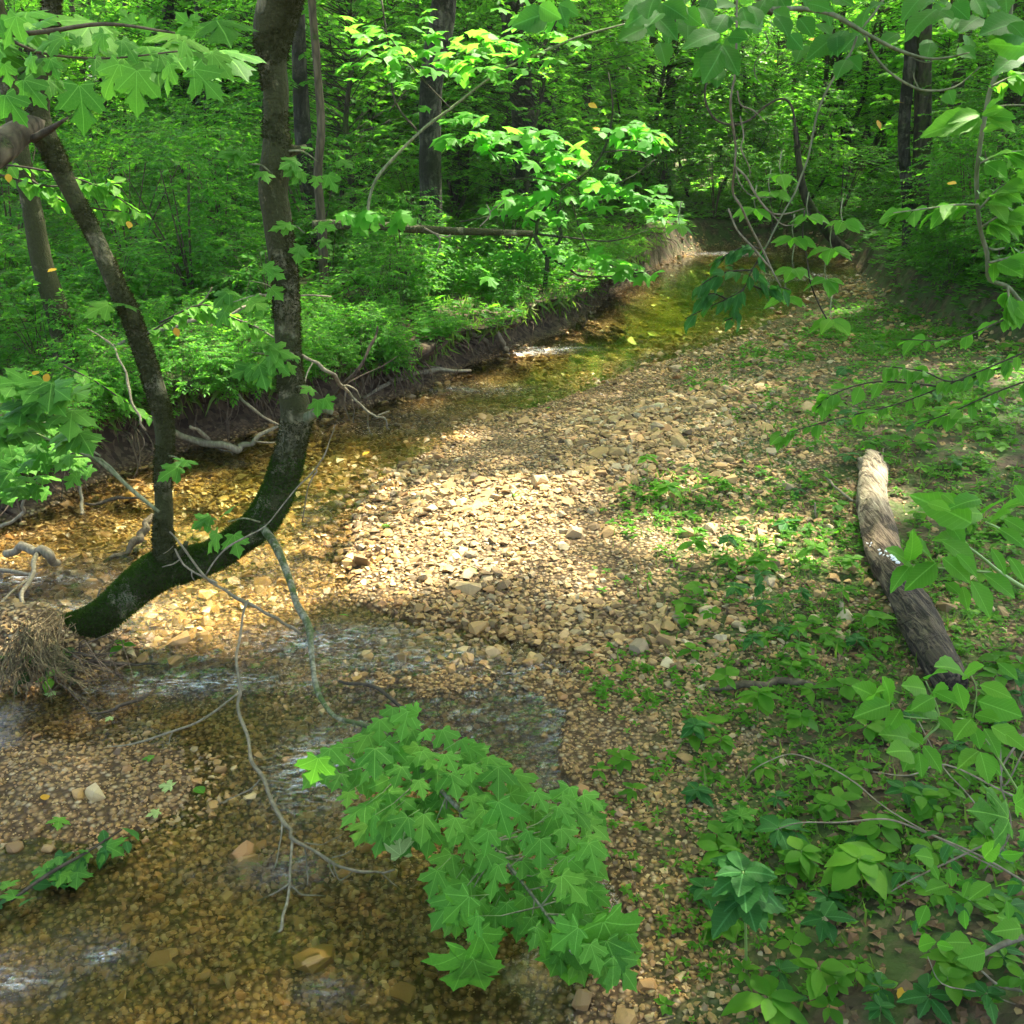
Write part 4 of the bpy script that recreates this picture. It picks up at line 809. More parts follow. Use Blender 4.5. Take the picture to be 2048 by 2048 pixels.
# thin dead branches
def deadbr(l, Y, subs, mat=B_TWIG, nm='dead_branch'):
    P, r = kink(*ypath(l, Y)); b = TR.part(nm, tube(P, r, 6, 2, .08, 20, 11), mat)
    for s_ in subs:
        P, r = kink(*ypath(s_, Y), .002, 2); TR.part('twig', tube(P, r, 5, 3), mat, b)
deadbr([(320, 1003, 3), (350, 1040, 4), (400, 1098, 6), (470, 1138, 6), (520, 1165, 6), (566, 1196, 5)], 3.85,
       [[(330, 1035, 3), (340, 1055, 4), (365, 1080, 4), (410, 1100, 4)], [(340, 1055, 3), (325, 1066, 3), (306, 1070, 2)], [(362, 1078, 3), (367, 1096, 2)],
        [(388, 1085, 4), (430, 1030, 4), (500, 990, 3), (560, 920, 3), (600, 880, 3), (622, 830, 2), (633, 800, 1.5)], [(327, 1030, 2), (308, 1045, 1.5)]])
deadbr([(468, 1132, 5, 3.8), (454, 1190, 5, 3.7), (450, 1270, 6, 3.5), (452, 1330, 7, 3.4), (468, 1410, 7, 3.2), (492, 1472, 7, 3.05), (530, 1540, 7, 2.9), (552, 1580, 7, 2.8), (590, 1606, 6, 2.75), (640, 1633, 6, 2.7), (690, 1645, 5, 2.7), (745, 1640, 4, 2.7)], 3,
       [[(552, 1582, 7, 2.8), (549, 1640, 6, 2.7), (543, 1700, 6, 2.6), (530, 1750, 6, 2.5), (512, 1772, 5, 2.5), (486, 1774, 3, 2.5)], [(545, 1668, 4, 2.65), (500, 1695, 4, 2.65), (450, 1710, 4, 2.65), (412, 1708, 3, 2.65)], [(460, 1708, 3, 2.65), (435, 1718, 3, 2.65), (405, 1722, 2, 2.65)],
        [(545, 1670, 4, 2.65), (570, 1688, 3, 2.65), (615, 1690, 2, 2.65)], [(533, 1548, 4, 2.9), (528, 1600, 3, 2.85), (515, 1640, 3, 2.8), (500, 1658, 2, 2.8)], [(449, 1308, 4, 3.4), (400, 1345, 4, 3.4), (325, 1380, 4, 3.4), (260, 1402, 4, 3.4), (205, 1409, 2, 3.4)], [(326, 1380, 3, 3.4), (320, 1400, 2, 3.4), (314, 1403, 1.5, 3.4)],
        [(491, 1470, 3, 3.05), (470, 1492, 3, 3.05), (410, 1518, 2, 3.05)], [(493, 1470, 3, 3.05), (530, 1476, 2, 3.05), (565, 1480, 2, 3.05)], [(575, 1598, 3, 2.77), (578, 1640, 3, 2.75), (580, 1670, 1.5, 2.7)], [(620, 1620, 3, 2.7), (632, 1655, 2, 2.7)], [(575, 1590, 3, 2.77), (610, 1592, 2, 2.77), (645, 1575, 1.5, 2.77)],
        [(720, 1647, 3, 2.7), (750, 1675, 2, 2.7), (756, 1682, 1.5, 2.7)], [(626, 1618, 3, 2.7), (665, 1603, 2, 2.7)], [(523, 1516, 3, 2.95), (560, 1513, 2, 2.95)], [(628, 1625, 3, 2.7), (640, 1660, 2.5, 2.68), (665, 1645, 2, 2.68)]])
# long thin twig over the gravel
deadbr([(570, 985, 3, 4.4), (600, 1400, .5, 3)][:1]+[(590, 900, 3, 4.3), (600, 880, 2, 4.3)], 4.3, [])
# left leafy branch
Pl, rl = ypath([(300, 966, 7), (250, 925, 8), (190, 872, 8), (140, 850, 6), (60, 815, 4)], 4.2); lb = TR.part('leafy_branch', tube(Pl, rl, 6, 4, .05), B_GTWIG)
for l_ in ([(245, 922, 5), (190, 866, 4), (130, 863, 3)], [(190, 860, 4), (120, 820, 4), (40, 770, 3), (-20, 750, 2)], [(150, 850, 4), (100, 870, 3), (40, 890, 2)]): P, r = ypath(l_, 4.2); TR.part('twig', tube(P, r, 5, 3), B_GTWIG, lb)
for k in range(78):
    big_ = k < 26
    a, b = (R.uniform(-10, 170), R.uniform(715, 830)) if big_ else (R.uniform(-10, 175), R.uniform(800, 925))
    if a > 110 and b > 900: b -= 60
    sz_ = R.uniform(55, 80) if big_ else R.uniform(30, 58); Y_ = 3.9 if big_ else 4.2+R.normal(0, .1)
    B = PY(a, b, Y_); td = nrm([R.normal(0, .6), -.8, R.normal(-.25, .2)]); TR.leaf(pick(MAP_ME), B, td, UP+nrm(C0-B)*.4+R.normal(0, .25, 3), sz_*ppm(B), lb)
def sprig(l, Y, n, spr, sz, stem=None, me=MAP_ME):
    """a small tuft of n leaves round picture point l"""
    root = PY(stem[0], stem[1], stem[2]) if stem else PY(l[0], l[1], Y); c = PY(l[0], l[1], Y); t_ = TR.part('sprig', tube([root, (root+c)/2+[0, 0, .02], c], [.005, .004, .002], 5, 3), B_GTWIG)
    for k in range(n):
        an = R.uniform(0, 6.28); B = PY(l[0]+math.cos(an)*spr*.5, l[1]+math.sin(an)*spr*.35, Y); td = nrm([math.cos(an)*.8, -.5+R.normal(0, .3), -.35-.4*math.sin(an)]); s_ = sz*R.uniform(.75, 1.2)*ppm(B)
        TR.leaf(pick(me), B, td, UP*.8+nrm(C0-B)*.7+R.normal(0, .2, 3), s_, t_)
sprig((355, 880), 4.3, 3, 34, 42, (310, 860, 4.42)); sprig((430, 985), 4.2, 5, 70, 44, (490, 985, 4.4)); sprig((575, 440), 4.4, 6, 70, 38, (540, 430, 4.5)); sprig((600, 742), 4.4, 3, 34, 30, (560, 730, 4.5))
sprig((470, 530), 4.3, 7, 90, 44, (535, 560, 4.5)); sprig((440, 570), 4.2, 4, 60, 44, (535, 560, 4.5)); sprig((600, 305), 4.5, 7, 80, 36, (545, 285, 4.5)); sprig((475, 665), 4.3, 7, 70, 50, (535, 690, 4.5)); sprig((490, 700), 4.3, 2, 30, 46, (535, 690, 4.5))
sprig((215, 575), 4.3, 2, 20, 46, (240, 590, 4.4)); sprig((470, 310), 4.4, 4, 60, 46, (515, 330, 4.5)); sprig((560, 680), 4.35, 3, 30, 30, (545, 670, 4.5))
# ---- large leaves at the top left, close to the lens
TL = Thing('maple_branch', PY(-260, 60, 1.9), 'overhanging maple branch with big bright leaves in the top left corner', 'branch')
for l_ in ([(-260, 60, 14), (-60, 70, 11), (80, 60, 9), (200, 45, 7), (330, 62, 4)], [(0, 66, 7), (80, 100, 5), (200, 110, 4), (350, 95, 3)]): P, r = ypath(l_, 1.95); TL.part('branch', tube(P, r, 7, 4), B_BROWN)
TLL = [((150, 160), (162, 256), 1.65), ((258, 132), (256, 222), 1.7), ((345, 78), (368, 135), 1.8), ((365, 130), (420, 190), 1.75), ((370, 60), (330, 20), 2.0), ((345, 45), (382, 30), 2.0), ((60, 105), (45, 152), 1.8), ((95, 112), (112, 152), 1.85),
       ((45, 150), (88, 205), 1.75), ((10, 178), (50, 238), 1.7), ((195, 62), (170, 105), 1.9), ((230, 75), (262, 118), 1.9), ((285, 60), (262, 25), 2.0), ((120, 70), (60, 90), 1.9), ((8, 62), (-30, 40), 1.9), ((30, 30), (2, 90), 1.9), ((8, 120), (20, 165), 1.8),
       ((300, 100), (330, 160), 1.95), ((180, 110), (215, 160), 1.9), ((150, 85), (130, 60), 2.0), ((400, 100), (440, 150), 1.95), ((395, 165), (462, 190), 2.0), ((320, 120), (310, 185), 1.9), ((225, 120), (190, 190), 1.85), ((60, 50), (20, 30), 2.0), ((250, 45), (225, 15), 2.05), ((90, 150), (140, 190), 1.9), ((0, 95), (-40, 130), 1.8)]
for b_, t_, Y_ in TLL: TL.pxleaf(pick(MAP_ME), b_, t_, Y_, up=.55, dY=.0, jit=.2, wf=.92)
for k in range(20):
    a, b = R.uniform(-20, 430), R.uniform(20, 130); TL.pxleaf(pick(MAP_ME), (a, b), (a+R.normal(5, 35), b+R.uniform(15, 50)), 2.1+R.uniform(0, .3), up=.7, dY=.1)
# ---- sunlit maple sapling on the left bank
sp0 = GR(1028, 552); YS = sp0[1]; SG = Thing('maple_sapling', sp0, 'small maple with sunlit horizontal sprays leaning over the bank from mid stream', 'sapling')
SGB = []
def sgb(l, par=None, nm='branch'):
    P, r = ypath([(*c2(a, b), w) for a, b, w in l], YS); o = SG.part(nm, tube(P, r*1.0, 6, 4, .06), B_DARK, par); SGB.append(P); return o
sgb([(1130, 1625, 11), (1133, 1550, 10), (1142, 1480, 9), (1140, 1410, 10), (1100, 1350, 9), (1070, 1290, 8)], nm='trunk')
sgb([(1085, 1290, 7), (1092, 1220, 7), (1160, 1110, 7), (1250, 1020, 6), (1350, 960, 5), (1450, 840, 5), (1505, 620, 4), (1480, 400, 3)]); sgb([(1140, 1410, 7), (1220, 1310, 7), (1195, 1200, 6), (1240, 1130, 5), (1400, 1060, 4), (1600, 980, 3), (1740, 880, 2)])
sgb([(1140, 1412, 5), (1260, 1480, 5), (1340, 1525, 4), (1560, 1520, 3), (1740, 1490, 2)]); sgb([(1090, 1230, 5), (1000, 1190, 5), (800, 1200, 4), (660, 1225, 3)]); sgb([(1070, 1290, 5), (1250, 1310, 4), (1500, 1330, 3), (1700, 1270, 2)])
sgb([(1060, 1300, 4), (1010, 1400, 4), (900, 1450, 3), (760, 1600, 2)]); sgb([(1280, 1120, 4), (1330, 1280, 3), (1420, 1430, 3), (1640, 1510, 2)]); sgb([(1250, 1020, 4), (1060, 980, 3), (910, 990, 3), (890, 900, 2), (960, 800, 2)]); sgb([(1450, 840, 4), (1600, 830, 3), (1740, 860, 2)])
sgb([(1460, 1060, 3), (1640, 1120, 3), (1800, 1190, 2)]); sgb([(890, 900, 3), (780, 800, 2), (640, 760, 2)])
for (a, b), rx, ry, nL in ((c2(720, 640), 50, 9, 14), (c2(900, 740), 95, 22, 34), (c2(1130, 790), 60, 24, 22), (c2(640, 770), 45, 12, 10), (c2(1250, 870), 55, 18, 16), (c2(1600, 700), 60, 26, 14), (c2(1740, 780), 50, 22, 12), (c2(1080, 1090), 55, 20, 18), (c2(1480, 1010), 65, 20, 18), (c2(1640, 1080), 60, 34, 26),
                              (c2(1800, 1150), 35, 14, 8), (c2(1030, 1170), 48, 12, 10), (c2(1230, 1200), 40, 14, 9), (c2(900, 1420), 45, 22, 13), (c2(780, 1510), 35, 24, 11), (c2(1400, 1440), 42, 16, 11), (c2(1600, 1480), 45, 16, 12), (c2(1180, 1370), 40, 10, 7), (c2(730, 1600), 14, 12, 3), (c2(1180, 960), 40, 12, 8)):
    for k in range(nL):
        B = PY(a+R.normal(0, rx*.5), b+R.normal(0, ry*.5), YS+R.normal(0, .45)); td = nrm([R.normal(0, .7), -.6+R.normal(0, .4), -.15+R.normal(0, .15)]); SG.leaf(pick(MS_ME), B, td, UP+R.normal(0, .28, 3), R.uniform(26, 44)*ppm(B))
# ---- diagonal leaning sapling
LD = Thing('leaning_sapling', PY(690, 412, 7.6), 'slender pale sapling leaning diagonally to the upper right with maple leaves', 'sapling')
P, r = ypath([(692, 425, 6), (697, 375, 6), (712, 335, 6), (748, 293, 5.5), (800, 242, 5.5), (850, 205, 5), (900, 165, 5), (950, 130, 4), (1020, 100, 5), (1090, 70, 4), (1180, 45, 3)], 7.6); LD.part('trunk', tube(P, r, 7, 4, .06), B_GTWIG)
for l_ in ([(790, 250, 4), (745, 190, 4), (735, 100, 3), (720, 0, 3)], [(735, 210, 3), (770, 165, 2)], [(850, 205, 3), (780, 130, 3), (720, 50, 2)], [(950, 130, 3), (1020, 90, 3), (1060, 20, 3)]): P, r = ypath(l_, 7.6); LD.part('branch', tube(P, r, 5, 4), B_DTWIG)
for k in range(150):
    u = R.random(); a = 650+u*430+R.normal(0, 20); b = np.interp(a, [650, 760, 900, 1080], [70, 105, 90, 45])+R.normal(0, 38)
    B = PY(a, b, 7.6+R.normal(0, .35)); td = nrm([R.normal(0, .7), -.6+R.normal(0, .4), -.1+R.normal(0, .15)]); LD.leaf(pick(MS_ME), B, td, UP+R.normal(0, .3, 3), R.uniform(24, 44)*ppm(B))
for k in range(14):
    B = PY(R.uniform(640, 760), R.uniform(395, 425), 7.4); LD.leaf(pick(MS_ME), B, nrm([R.normal(0, .7), -.6, -.5]), UP+nrm(C0-B), R.uniform(28, 40)*ppm(B))
# horizontal fallen pole
PO = Thing('fallen_pole', PY(600, 425, 9.3), 'mossy fallen pole lying horizontally across the undergrowth at bank height', 'fallen tree')
P, r = ypath([(590, 424, 17), (640, 424, 18), (700, 425, 17), (780, 432, 16), (860, 436, 15), (930, 438, 13), (1006, 441, 11)], 9.35); PO.part('trunk', tube(P, r, 10, 4, .12, 6, 21), B_MOSS)
for l_ in ([(800, 430, 4), (830, 450, 4), (822, 485, 2)], [(850, 443, 4), (840, 447, 3), (806, 434, 3)], [(905, 428, 3), (925, 405, 3), (918, 385, 2)], [(925, 400, 2), (950, 378, 1.5)]): P, r = ypath(l_, 9.2); PO.part('dead_twig', tube(P, r, 5, 3), B_TWIG)
# ---- fallen log on the right
def wood_mat():
    m, nt = new_mat('rotting_log_wood'); n = N(nt); tc = n('TexCoord').outputs['Object']; g = n('Attribute', attribute_name='along').outputs[2]
    mp = n('Mapping', {'Vector': tc, 'Rotation': (0, 0, math.radians(22)), 'Scale': (60, 5, 40)}).outputs[0]; f = n.noise(1.0, 6, mp, .65, .8); f2 = n.noise(6.0, 5, tc, .7)
    a = n.mix(n.ramp(f, [(.35, (0, 0, 0)), (.65, (1, 1, 1))]), (.10, .07, .04), (.52, .42, .27)); b = n.mix(n.ramp(f, [(.4, (0, 0, 0)), (.7, (1, 1, 1))]), (.05, .032, .018), (.36, .26, .16)); c_ = n.mix(n.ramp(f, [(.45, (0, 0, 0)), (.75, (1, 1, 1))]), (.022, .017, .012), (.21, .16, .10))
    gg = n.math('ADD', g, n.math('MULTIPLY', n.math('SUBTRACT', f2, .5), .35)); c = n.mix(n.ramp(gg, [(.24, (0, 0, 0)), (.32, (1, 1, 1))]), a, b); c = n.mix(n.ramp(gg, [(.48, (0, 0, 0)), (.58, (1, 1, 1))]), c, c_)
    bk = n.ramp(n.noise(7.0, 4, tc), [(.56, (0, 0, 0)), (.61, (1, 1, 1))]); c = n.mix(n.math('MULTIPLY', bk, .75), c, (.06, .045, .03))
    bmp = n('Bump', {'Height': n.math('ADD', f, n.math('MULTIPLY', bk, .6)), 'Strength': 1.0, 'Distance': .025}).outputs[0]
    n.out(n('BsdfPrincipled', {'Base Color': c, 'Roughness': .8, 'Specular IOR Level': .2, 'Normal': bmp}).outputs[0]); return m
LG = []; LR = []
for a, b, w in [(1644, 886, 60), (1645, 905, 64), (1641, 950, 68), (1646, 985, 72), (1657, 1020, 74), (1666, 1055, 76), (1680, 1090, 78), (1698, 1125, 80), (1715, 1158, 82), (1733, 1195, 86), (1750, 1230, 88), (1775, 1275, 84), (1795, 1310, 70)]:
    w *= .80; p = GR(a, b+w*.2); rr_ = .5*w*ppm(p); p = p+UP*rr_*.8; LG.append(p); LR.append(rr_)
lg = Thing('fallen_log', LG[5]-UP*LR[5], 'big rotting log with pale split top end lying among the weeds on the right', 'log'); V, F = tube(LG, LR, 26, 8, .24, 3.5, 31)
al = np.clip(np.repeat(np.linspace(0, 1, (len(V)-2)//26), 26), 0, 1); al = np.concatenate([al, [0, 1]])
# split hollow along the upper end, splintered tip
V[:26] += R.normal(0, .02, (26, 3))*[.4, 1, .6]; V[:26, 1] += np.where(np.arange(26) % 5 < 2, .05, -.02); V[-2, 1] -= .10
lo = lg.part('trunk', (V, F), wood_mat()); at = lo.data.attributes.new('along', 'FLOAT', 'POINT'); at.data.foreach_set('value', al.astype(np.float32))
ax = nrm(LG[0]-LG[2]); sa_, sb_ = [], []
for k in range(34):
    an = R.uniform(0, 6.28); sd = nrm(np.cross(ax, UP)); up2 = np.cross(sd, ax); o_ = LG[0]+(sd*math.cos(an)+up2*math.sin(an))*LR[0]*R.uniform(.2, 1.0)-ax*.06; sa_.append(o_); sb_.append(o_+ax*R.uniform(.06, .24)+R.normal(0, .012, 3))
lg.part('splinters', sticks(sa_, sb_, R.uniform(.006, .018, 34)), B_TWIG, lo, kind='stuff')
for k in range(0):
    i = R.integers(2, len(LG)-1); an = R.uniform(.3, 2.6); sd = nrm(np.cross(LG[i]-LG[i-1], UP)); dr_ = sd*math.cos(an)+UP*math.sin(an); c = LG[i]+dr_*LR[i]*1.02; d_ = nrm(LG[i-1]-LG[i])
    n_ = 7; t_ = np.linspace(-.5, .5, n_); V_ = []
    for u in t_:
        for v in (-.5, .5): V_.append(c+d_*u*R.uniform(.16, .26)+np.cross(d_, dr_)*v*R.uniform(.05, .09)+dr_*(.004+.012*abs(u)+R.uniform(0, .008)))
    V_ = np.array(V_); top = V_+dr_*.008; VV = np.vstack([V_, top]); m_ = len(V_); F_ = []
    for a in range(n_-1): F_ += [(2*a, 2*a+1, 2*a+3, 2*a+2), (m_+2*a, m_+2*a+2, m_+2*a+3, m_+2*a+1), (2*a, 2*a+2, m_+2*a+2, m_+2*a), (2*a+1, m_+2*a+1, m_+2*a+3, 2*a+3)]
    lg.part('bark_plate', (VV, np.array(F_)), B_DARK, lo)
M_FUN, _nt = new_mat('white_fungus'); _n = N(_nt); _n.out(_n('BsdfPrincipled', {'Base Color': (.75, .74, .70, 1), 'Roughness': .8}).outputs[0])
fm, fp = [], []
for k in range(70):
    a, b = (R.normal(1637, 4), R.normal(1032, 7)) if k < 24 else (R.uniform(1652, 1698), 0)
    if k >= 24: b = 1040+(a-1652)*.42+R.normal(0, 3)
    d = ray(a, b); t = np.arange(3, 9, .01); Q = C0+d*t[:, None]; dd = np.min(np.linalg.norm(Q[:, None]-np.array(catmull(LG, 4))[None], axis=2)-np.mean(LR)*1.0, axis=1); k_ = np.nonzero(dd < .0)[0]; 
    if len(k_): fp.append(Q[k_[0]]+[0, 0, .004]); fm.append(frame(nrm(R.normal(size=3)), UP+R.normal(0, .3, 3), R.uniform(.004, .013)))
if fp: lg.part('fungus', merge(I1, np.array(fm), np.array(fp)), M_FUN, lo, kind='stuff')
# ---- rotten log on the left bank
P, r = zpath([(170, 700, .60, 20), (190, 705, .60, 28), (250, 718, .6, 32), (320, 722, .58, 36), (385, 730, .55, 26)]); RL = Thing('rotten_log', P[2]-UP*.1, 'dark rotten log lying on the left bank behind the forked stem', 'log'); RL.part('trunk', tube(P, r, 14, 5, .22, 6, 41), B_DARK)
# ---- sticks and driftwood
def stick(l, label, f=lambda a, b: (a, b), mat=B_TWIG, name='driftwood_stick', subs=(), cat='stick', group='dead branches along the left bank', bump=.08):
    P, r = kink(*zpath(l, f), .006); t = Thing(name, P[0], label, cat, group); m = t.part('branch', tube(P, r, 8, 2, bump*1.5, 10, 3), mat)
    for s_ in subs: P, r = kink(*zpath(s_, f), .004, 2); t.part('twig', tube(P, r, 5, 3, .06, 12, 5), mat, m)
stick([(323, 811, .25, 12), (376, 833, .12, 12), (420, 840, .1, 12), (458, 843, .06, 12), (482, 830, .12, 8), (527, 802, .2, 6)], 'long pale root washed against the left bank between the two stems', subs=[[(451, 744, .45, 5), (461, 761, .4, 6), (496, 785, .3, 6), (527, 802, .2, 5)], [(395, 830, .12, 8), (372, 812, .25, 7), (358, 805, .3, 6)], [(400, 838, .1, 4), (420, 850, .05, 3), (440, 856, .02, 2)], [(480, 832, .12, 4), (510, 835, .05, 3), (535, 825, .04, 2)]], mat=B_TWIG)
stick([(205, 660, .7, 5), (240, 640, .8, 7), (325, 615, .95, 7), (410, 594, 1.0, 7), (458, 581, 1.05, 6), (478, 560, 1.1, 5), (513, 555, 1.1, 4), (560, 556, 1.1, 4), (625, 560, 1.05, 3)], 'long bare pale branch crossing behind the curved tree', subs=[[(413, 595, 1.0, 5), (472, 612, .9, 5), (516, 636, .85, 3)], [(345, 605, .95, 4), (375, 578, 1.1, 4), (400, 542, 1.25, 2)], [(150, 705, .62, 4), (205, 660, .7, 5)]])
stick([(200, 642, .95, 4), (225, 672, .85, 5), (240, 720, .7, 5), (255, 770, .55, 5), (275, 812, .4, 4)], 'thin pale stick leaning against the bank left of the forked stem', subs=[[(165, 620, 1.0, 2), (200, 642, .95, 3)]])
stick([(686, 751, .06, 5), (730, 726, .12, 7), (771, 707, .15, 8), (830, 702, .12, 8), (888, 699, .06, 5)], 'straight pale stick reaching from the bank toward midstream', subs=[[(780, 690, .2, 3), (840, 695, .15, 3), (770, 706, .15, 3)]])
stick([(927, 608, .42, 10), (941, 636, .26, 10), (950, 655, .1, 9), (958, 664, -.02, 8)], 'stout pale root standing in the stream where the water breaks white', subs=[[(958, 664, .0, 4), (965, 654, .06, 3), (980, 652, .08, 2)]])
stick([(865, 623, .40, 6), (885, 628, .36, 8), (903, 634, .3, 8), (915, 645, .2, 7), (921, 657, .08, 5)], 'curved grey root dipping to the water left of the stout root', subs=[[(921, 657, .08, 3), (932, 671, .0, 2)]])
stick([(563, 666, .8, 6), (600, 690, .7, 6), (633, 712, .6, 7), (657, 742, .4, 6), (695, 777, .25, 5), (724, 792, .2, 3), (735, 810, .1, 2)], 'bare drooping branch with hanging twigs over the riffle right of the curved tree',
      subs=[[(653, 735, .45, 4), (650, 765, .3, 3), (660, 792, .1, 2)], [(665, 755, .38, 3), (668, 775, .25, 2), (667, 797, .1, 2)], [(695, 777, .25, 3), (694, 800, .12, 2), (703, 822, .03, 1.5)], [(710, 785, .22, 3), (735, 775, .25, 2)], [(645, 728, .5, 4), (670, 735, .45, 3), (680, 750, .35, 2)], [(590, 684, .7, 4), (575, 720, .6, 3), (572, 740, .5, 2)]])
stick([(598, 768, .06, 5), (640, 735, .35, 7), (680, 690, .6, 6), (705, 640, .8, 5), (712, 615, .9, 3)], 'dark upright slanting branch in the bank debris right of the curved tree', mat=B_ROOT, subs=[[(650, 725, .4, 4), (690, 705, .4, 3), (750, 672, .5, 2)]])
stick([(700, 672, .36, 4), (740, 672, .4, 5), (763, 686, .3, 3)], 'short pale arched root at the foot of the bank', mat=B_TWIG)
stick([(290, 972, .12, 12), (272, 997, .10, 14), (255, 1022, .05, 15), (225, 1046, .0, 11), (196, 1060, -.02, 6)], 'weathered piece of driftwood lying in the water behind the forked stem', name='driftwood', mat=B_BROWN, group='driftwood in the stream', bump=.25)
stick([(165, 1148, .06, 6), (190, 1130, .06, 10), (215, 1100, .06, 6)], 'short black branch stuck in the riffle behind the mossy trunk', name='driftwood', mat=B_DTWIG, group='driftwood in the stream', subs=[[(195, 1128, .06, 5), (225, 1104, .06, 4)]])
stick([(168, 1190, .12, 4), (180, 1155, .2, 5), (190, 1110, .3, 4)], 'thin upright pale stick rising above the mossy trunk', name='driftwood', group='driftwood in the stream')
stick([(10, 1045, .12, 12), (60, 1035, .2, 15), (85, 1045, .2, 16), (110, 1062, .08, 13)], 'thick pale bent root at the left edge with a mossy end', mat=B_TWIG, subs=[[(70, 1045, .2, 8), (62, 1080, .18, 8), (42, 1120, .16, 8), (50, 1160, .15, 5)], [(0, 1075, .1, 7), (50, 1082, .15, 7), (58, 1090, .15, 6)], [(0, 1140, .15, 5), (50, 1095, .15, 5)]], name='bent_root')
stick([(42, 910, .5, 5), (45, 945, .4, 6), (35, 975, .3, 6), (-10, 1000, .2, 6)], 'pale curved twig hanging at the left edge below the maple leaves')
stick([(132, 880, .3, 5), (148, 915, .15, 6), (155, 950, .04, 6), (153, 970, .0, 4)], 'crooked pale stick standing in the shallow water under the maple leaves')
stick([(160, 950, .02, 5), (220, 942, .02, 6), (275, 935, .02, 3)], 'thin dark stick floating beside the left bank', mat=B_DTWIG, group='driftwood in the stream', name='driftwood')
stick([(280, 1310+0, .02, 5), (230, 1335, .02, 6), (165, 1345, .02, 3)], 'dark twig lying in the shallows below the straw clump', mat=B_DTWIG, group='driftwood in the stream', name='driftwood')
stick([(300, 1253, .02, 3), (225, 1255, .04, 6), (130, 1268, .08, 5)], 'long thin dark branch lying along the water from the root clump', mat=B_DTWIG, group='driftwood in the stream', name='driftwood')
stick([(640, 1285, .02, 6), (700, 1292, .04, 8), (745, 1325, .04, 6), (780, 1345, .02, 3)], 'dark submerged branch in the riffle above the maple spray', mat=B_DTWIG, group='driftwood in the stream', name='driftwood')
stick([(1600, 1300, .17, 4), (1500, 1288, .125, 13), (1420, 1292, .11, 16), (1340, 1300, .09, 7)], 'crumbling brown piece of wood buried in the weeds left of the big log', mat=B_BROWN, name='rotten_wood', group='rotten wood on the bar', bump=.3)
stick([(1558, 900, .25, 3), (1580, 925, .25, 5), (1610, 945, .25, 4)], 'short grey stick beside the upper end of the big log', name='fallen_stick', group='sticks on the gravel bar'); stick([(1538, 948, .3, 3), (1541, 980, .2, 3)], 'tiny upright stick on the bar left of the big log', name='fallen_stick', group='sticks on the gravel bar')
stick([(1535, 830, .2, 2), (1555, 848, .2, 3)], 'small pale twig on the shaded gravel above the big log', name='fallen_stick', group='sticks on the gravel bar')
# flood straw caught round the root
def strands(n, ctrl, spread, rad, rng, seg=7):
    P = np.array(ctrl); out = []
    for k in range(n):
        off = rng.normal(0, 1, 3)*spread; wob = rng.normal(0, .03, (len(P), 3)); t0 = rng.uniform(0, .3); Q = catmull(P+off*np.linspace(.4, 1, len(P))[:, None]+wob, 4); i0 = int(t0*len(Q)); Q = Q[i0:i0+int(len(Q)*rng.uniform(.5, 1))]
        if len(Q) < 3: continue
        out.append(sticks(Q[:-1], Q[1:], rad))
    return join(out)
M_STRAW = bark('dry_straw', (.07, .052, .024), (.25, .19, .09), 3.0, bumpd=.001)
SC = Thing('straw_clump', [*PZ(60, 1260, 0)[:2], .0], 'clump of dry flood straw and roots wrapped round the foot of the curved tree', 'straw clump')
q = [PY(110, 1168, 4.2), PY(80, 1185, 4.1), PY(45, 1215, 4.0), PY(25, 1255, 3.9), PY(5, 1300, 3.8)]; SC.part('straw', strands(75, q, .025, .0028, R), M_STRAW, kind='stuff')
q = [PY(120, 1170, 4.1), PY(92, 1200, 3.98), PY(95, 1235, 3.9), PY(120, 1262, 3.85), PY(165, 1285, 3.8)]; SC.part('straw', strands(70, q, .03, .0028, R), M_STRAW, kind='stuff')
q = [PY(60, 1180, 4.1), PY(60, 1220, 3.95), PY(75, 1260, 3.9), PY(90, 1300, 3.85)]; SC.part('straw', strands(34, q, .05, .0028, R), M_STRAW, kind='stuff')
out = []
for k in range(24):
    b_ = PY(R.uniform(110, 170), R.uniform(1215, 1280), 3.95); out.append(tube([b_, b_+[R.normal(.08, .08), R.normal(-.05, .08), R.normal(.02, .05)], b_+[R.normal(.18, .12), R.normal(-.1, .1), R.normal(-.03, .05)]], [.004, .003, .001], 4, 2))
SC.part('roots', join(out), B_ROOT, kind='stuff')
# hanging roots of the cut bank
def bank_pts(n, dmin, dmax, seed):
    r = np.random.default_rng(seed); o_ = []
    while len(o_) < n:
        i = r.integers(0, len(LB)-4); t = r.random(); a = np.array(LB[i])*(1-t)+np.array(LB[i+1])*t; b = np.array(LB[i+1])-np.array(LB[i]); nn = nrm(np.array([b[1], -b[0]])); 
        q = a+nn*r.uniform(dmin, dmax); h, f = field(q[:1], q[1:])
        if f['ins'][0]: q = a-nn*r.uniform(dmin, dmax); h, f = field(q[:1], q[1:]); nn = -nn
        if not f['ins'][0]: o_.append((q, float(h[0]), -nn))
    return o_
out = []
for q, h, dn in bank_pts(230, .05, .28, 5):
    z0 = max(h, .30)+R.uniform(-.05, .1); ln = R.uniform(.12, .42); s_ = np.array([q[0], q[1], z0]); d3 = np.array([dn[0], dn[1], 0]); sd = np.array([-dn[1], dn[0], 0])*R.normal(0, .12)
    out.append(tube([s_, s_+d3*.12+sd*.4-UP*.02, s_+d3*R.uniform(.12, .25)+sd-UP*ln*.5, s_+d3*R.uniform(.1, .25)+sd*1.6-UP*ln], [.010*R.uniform(.3, 1), .007, .005, .002], 5, 3))
tag(mk('exposed_roots', *join(out), B_ROOT, ground), kind='stuff')

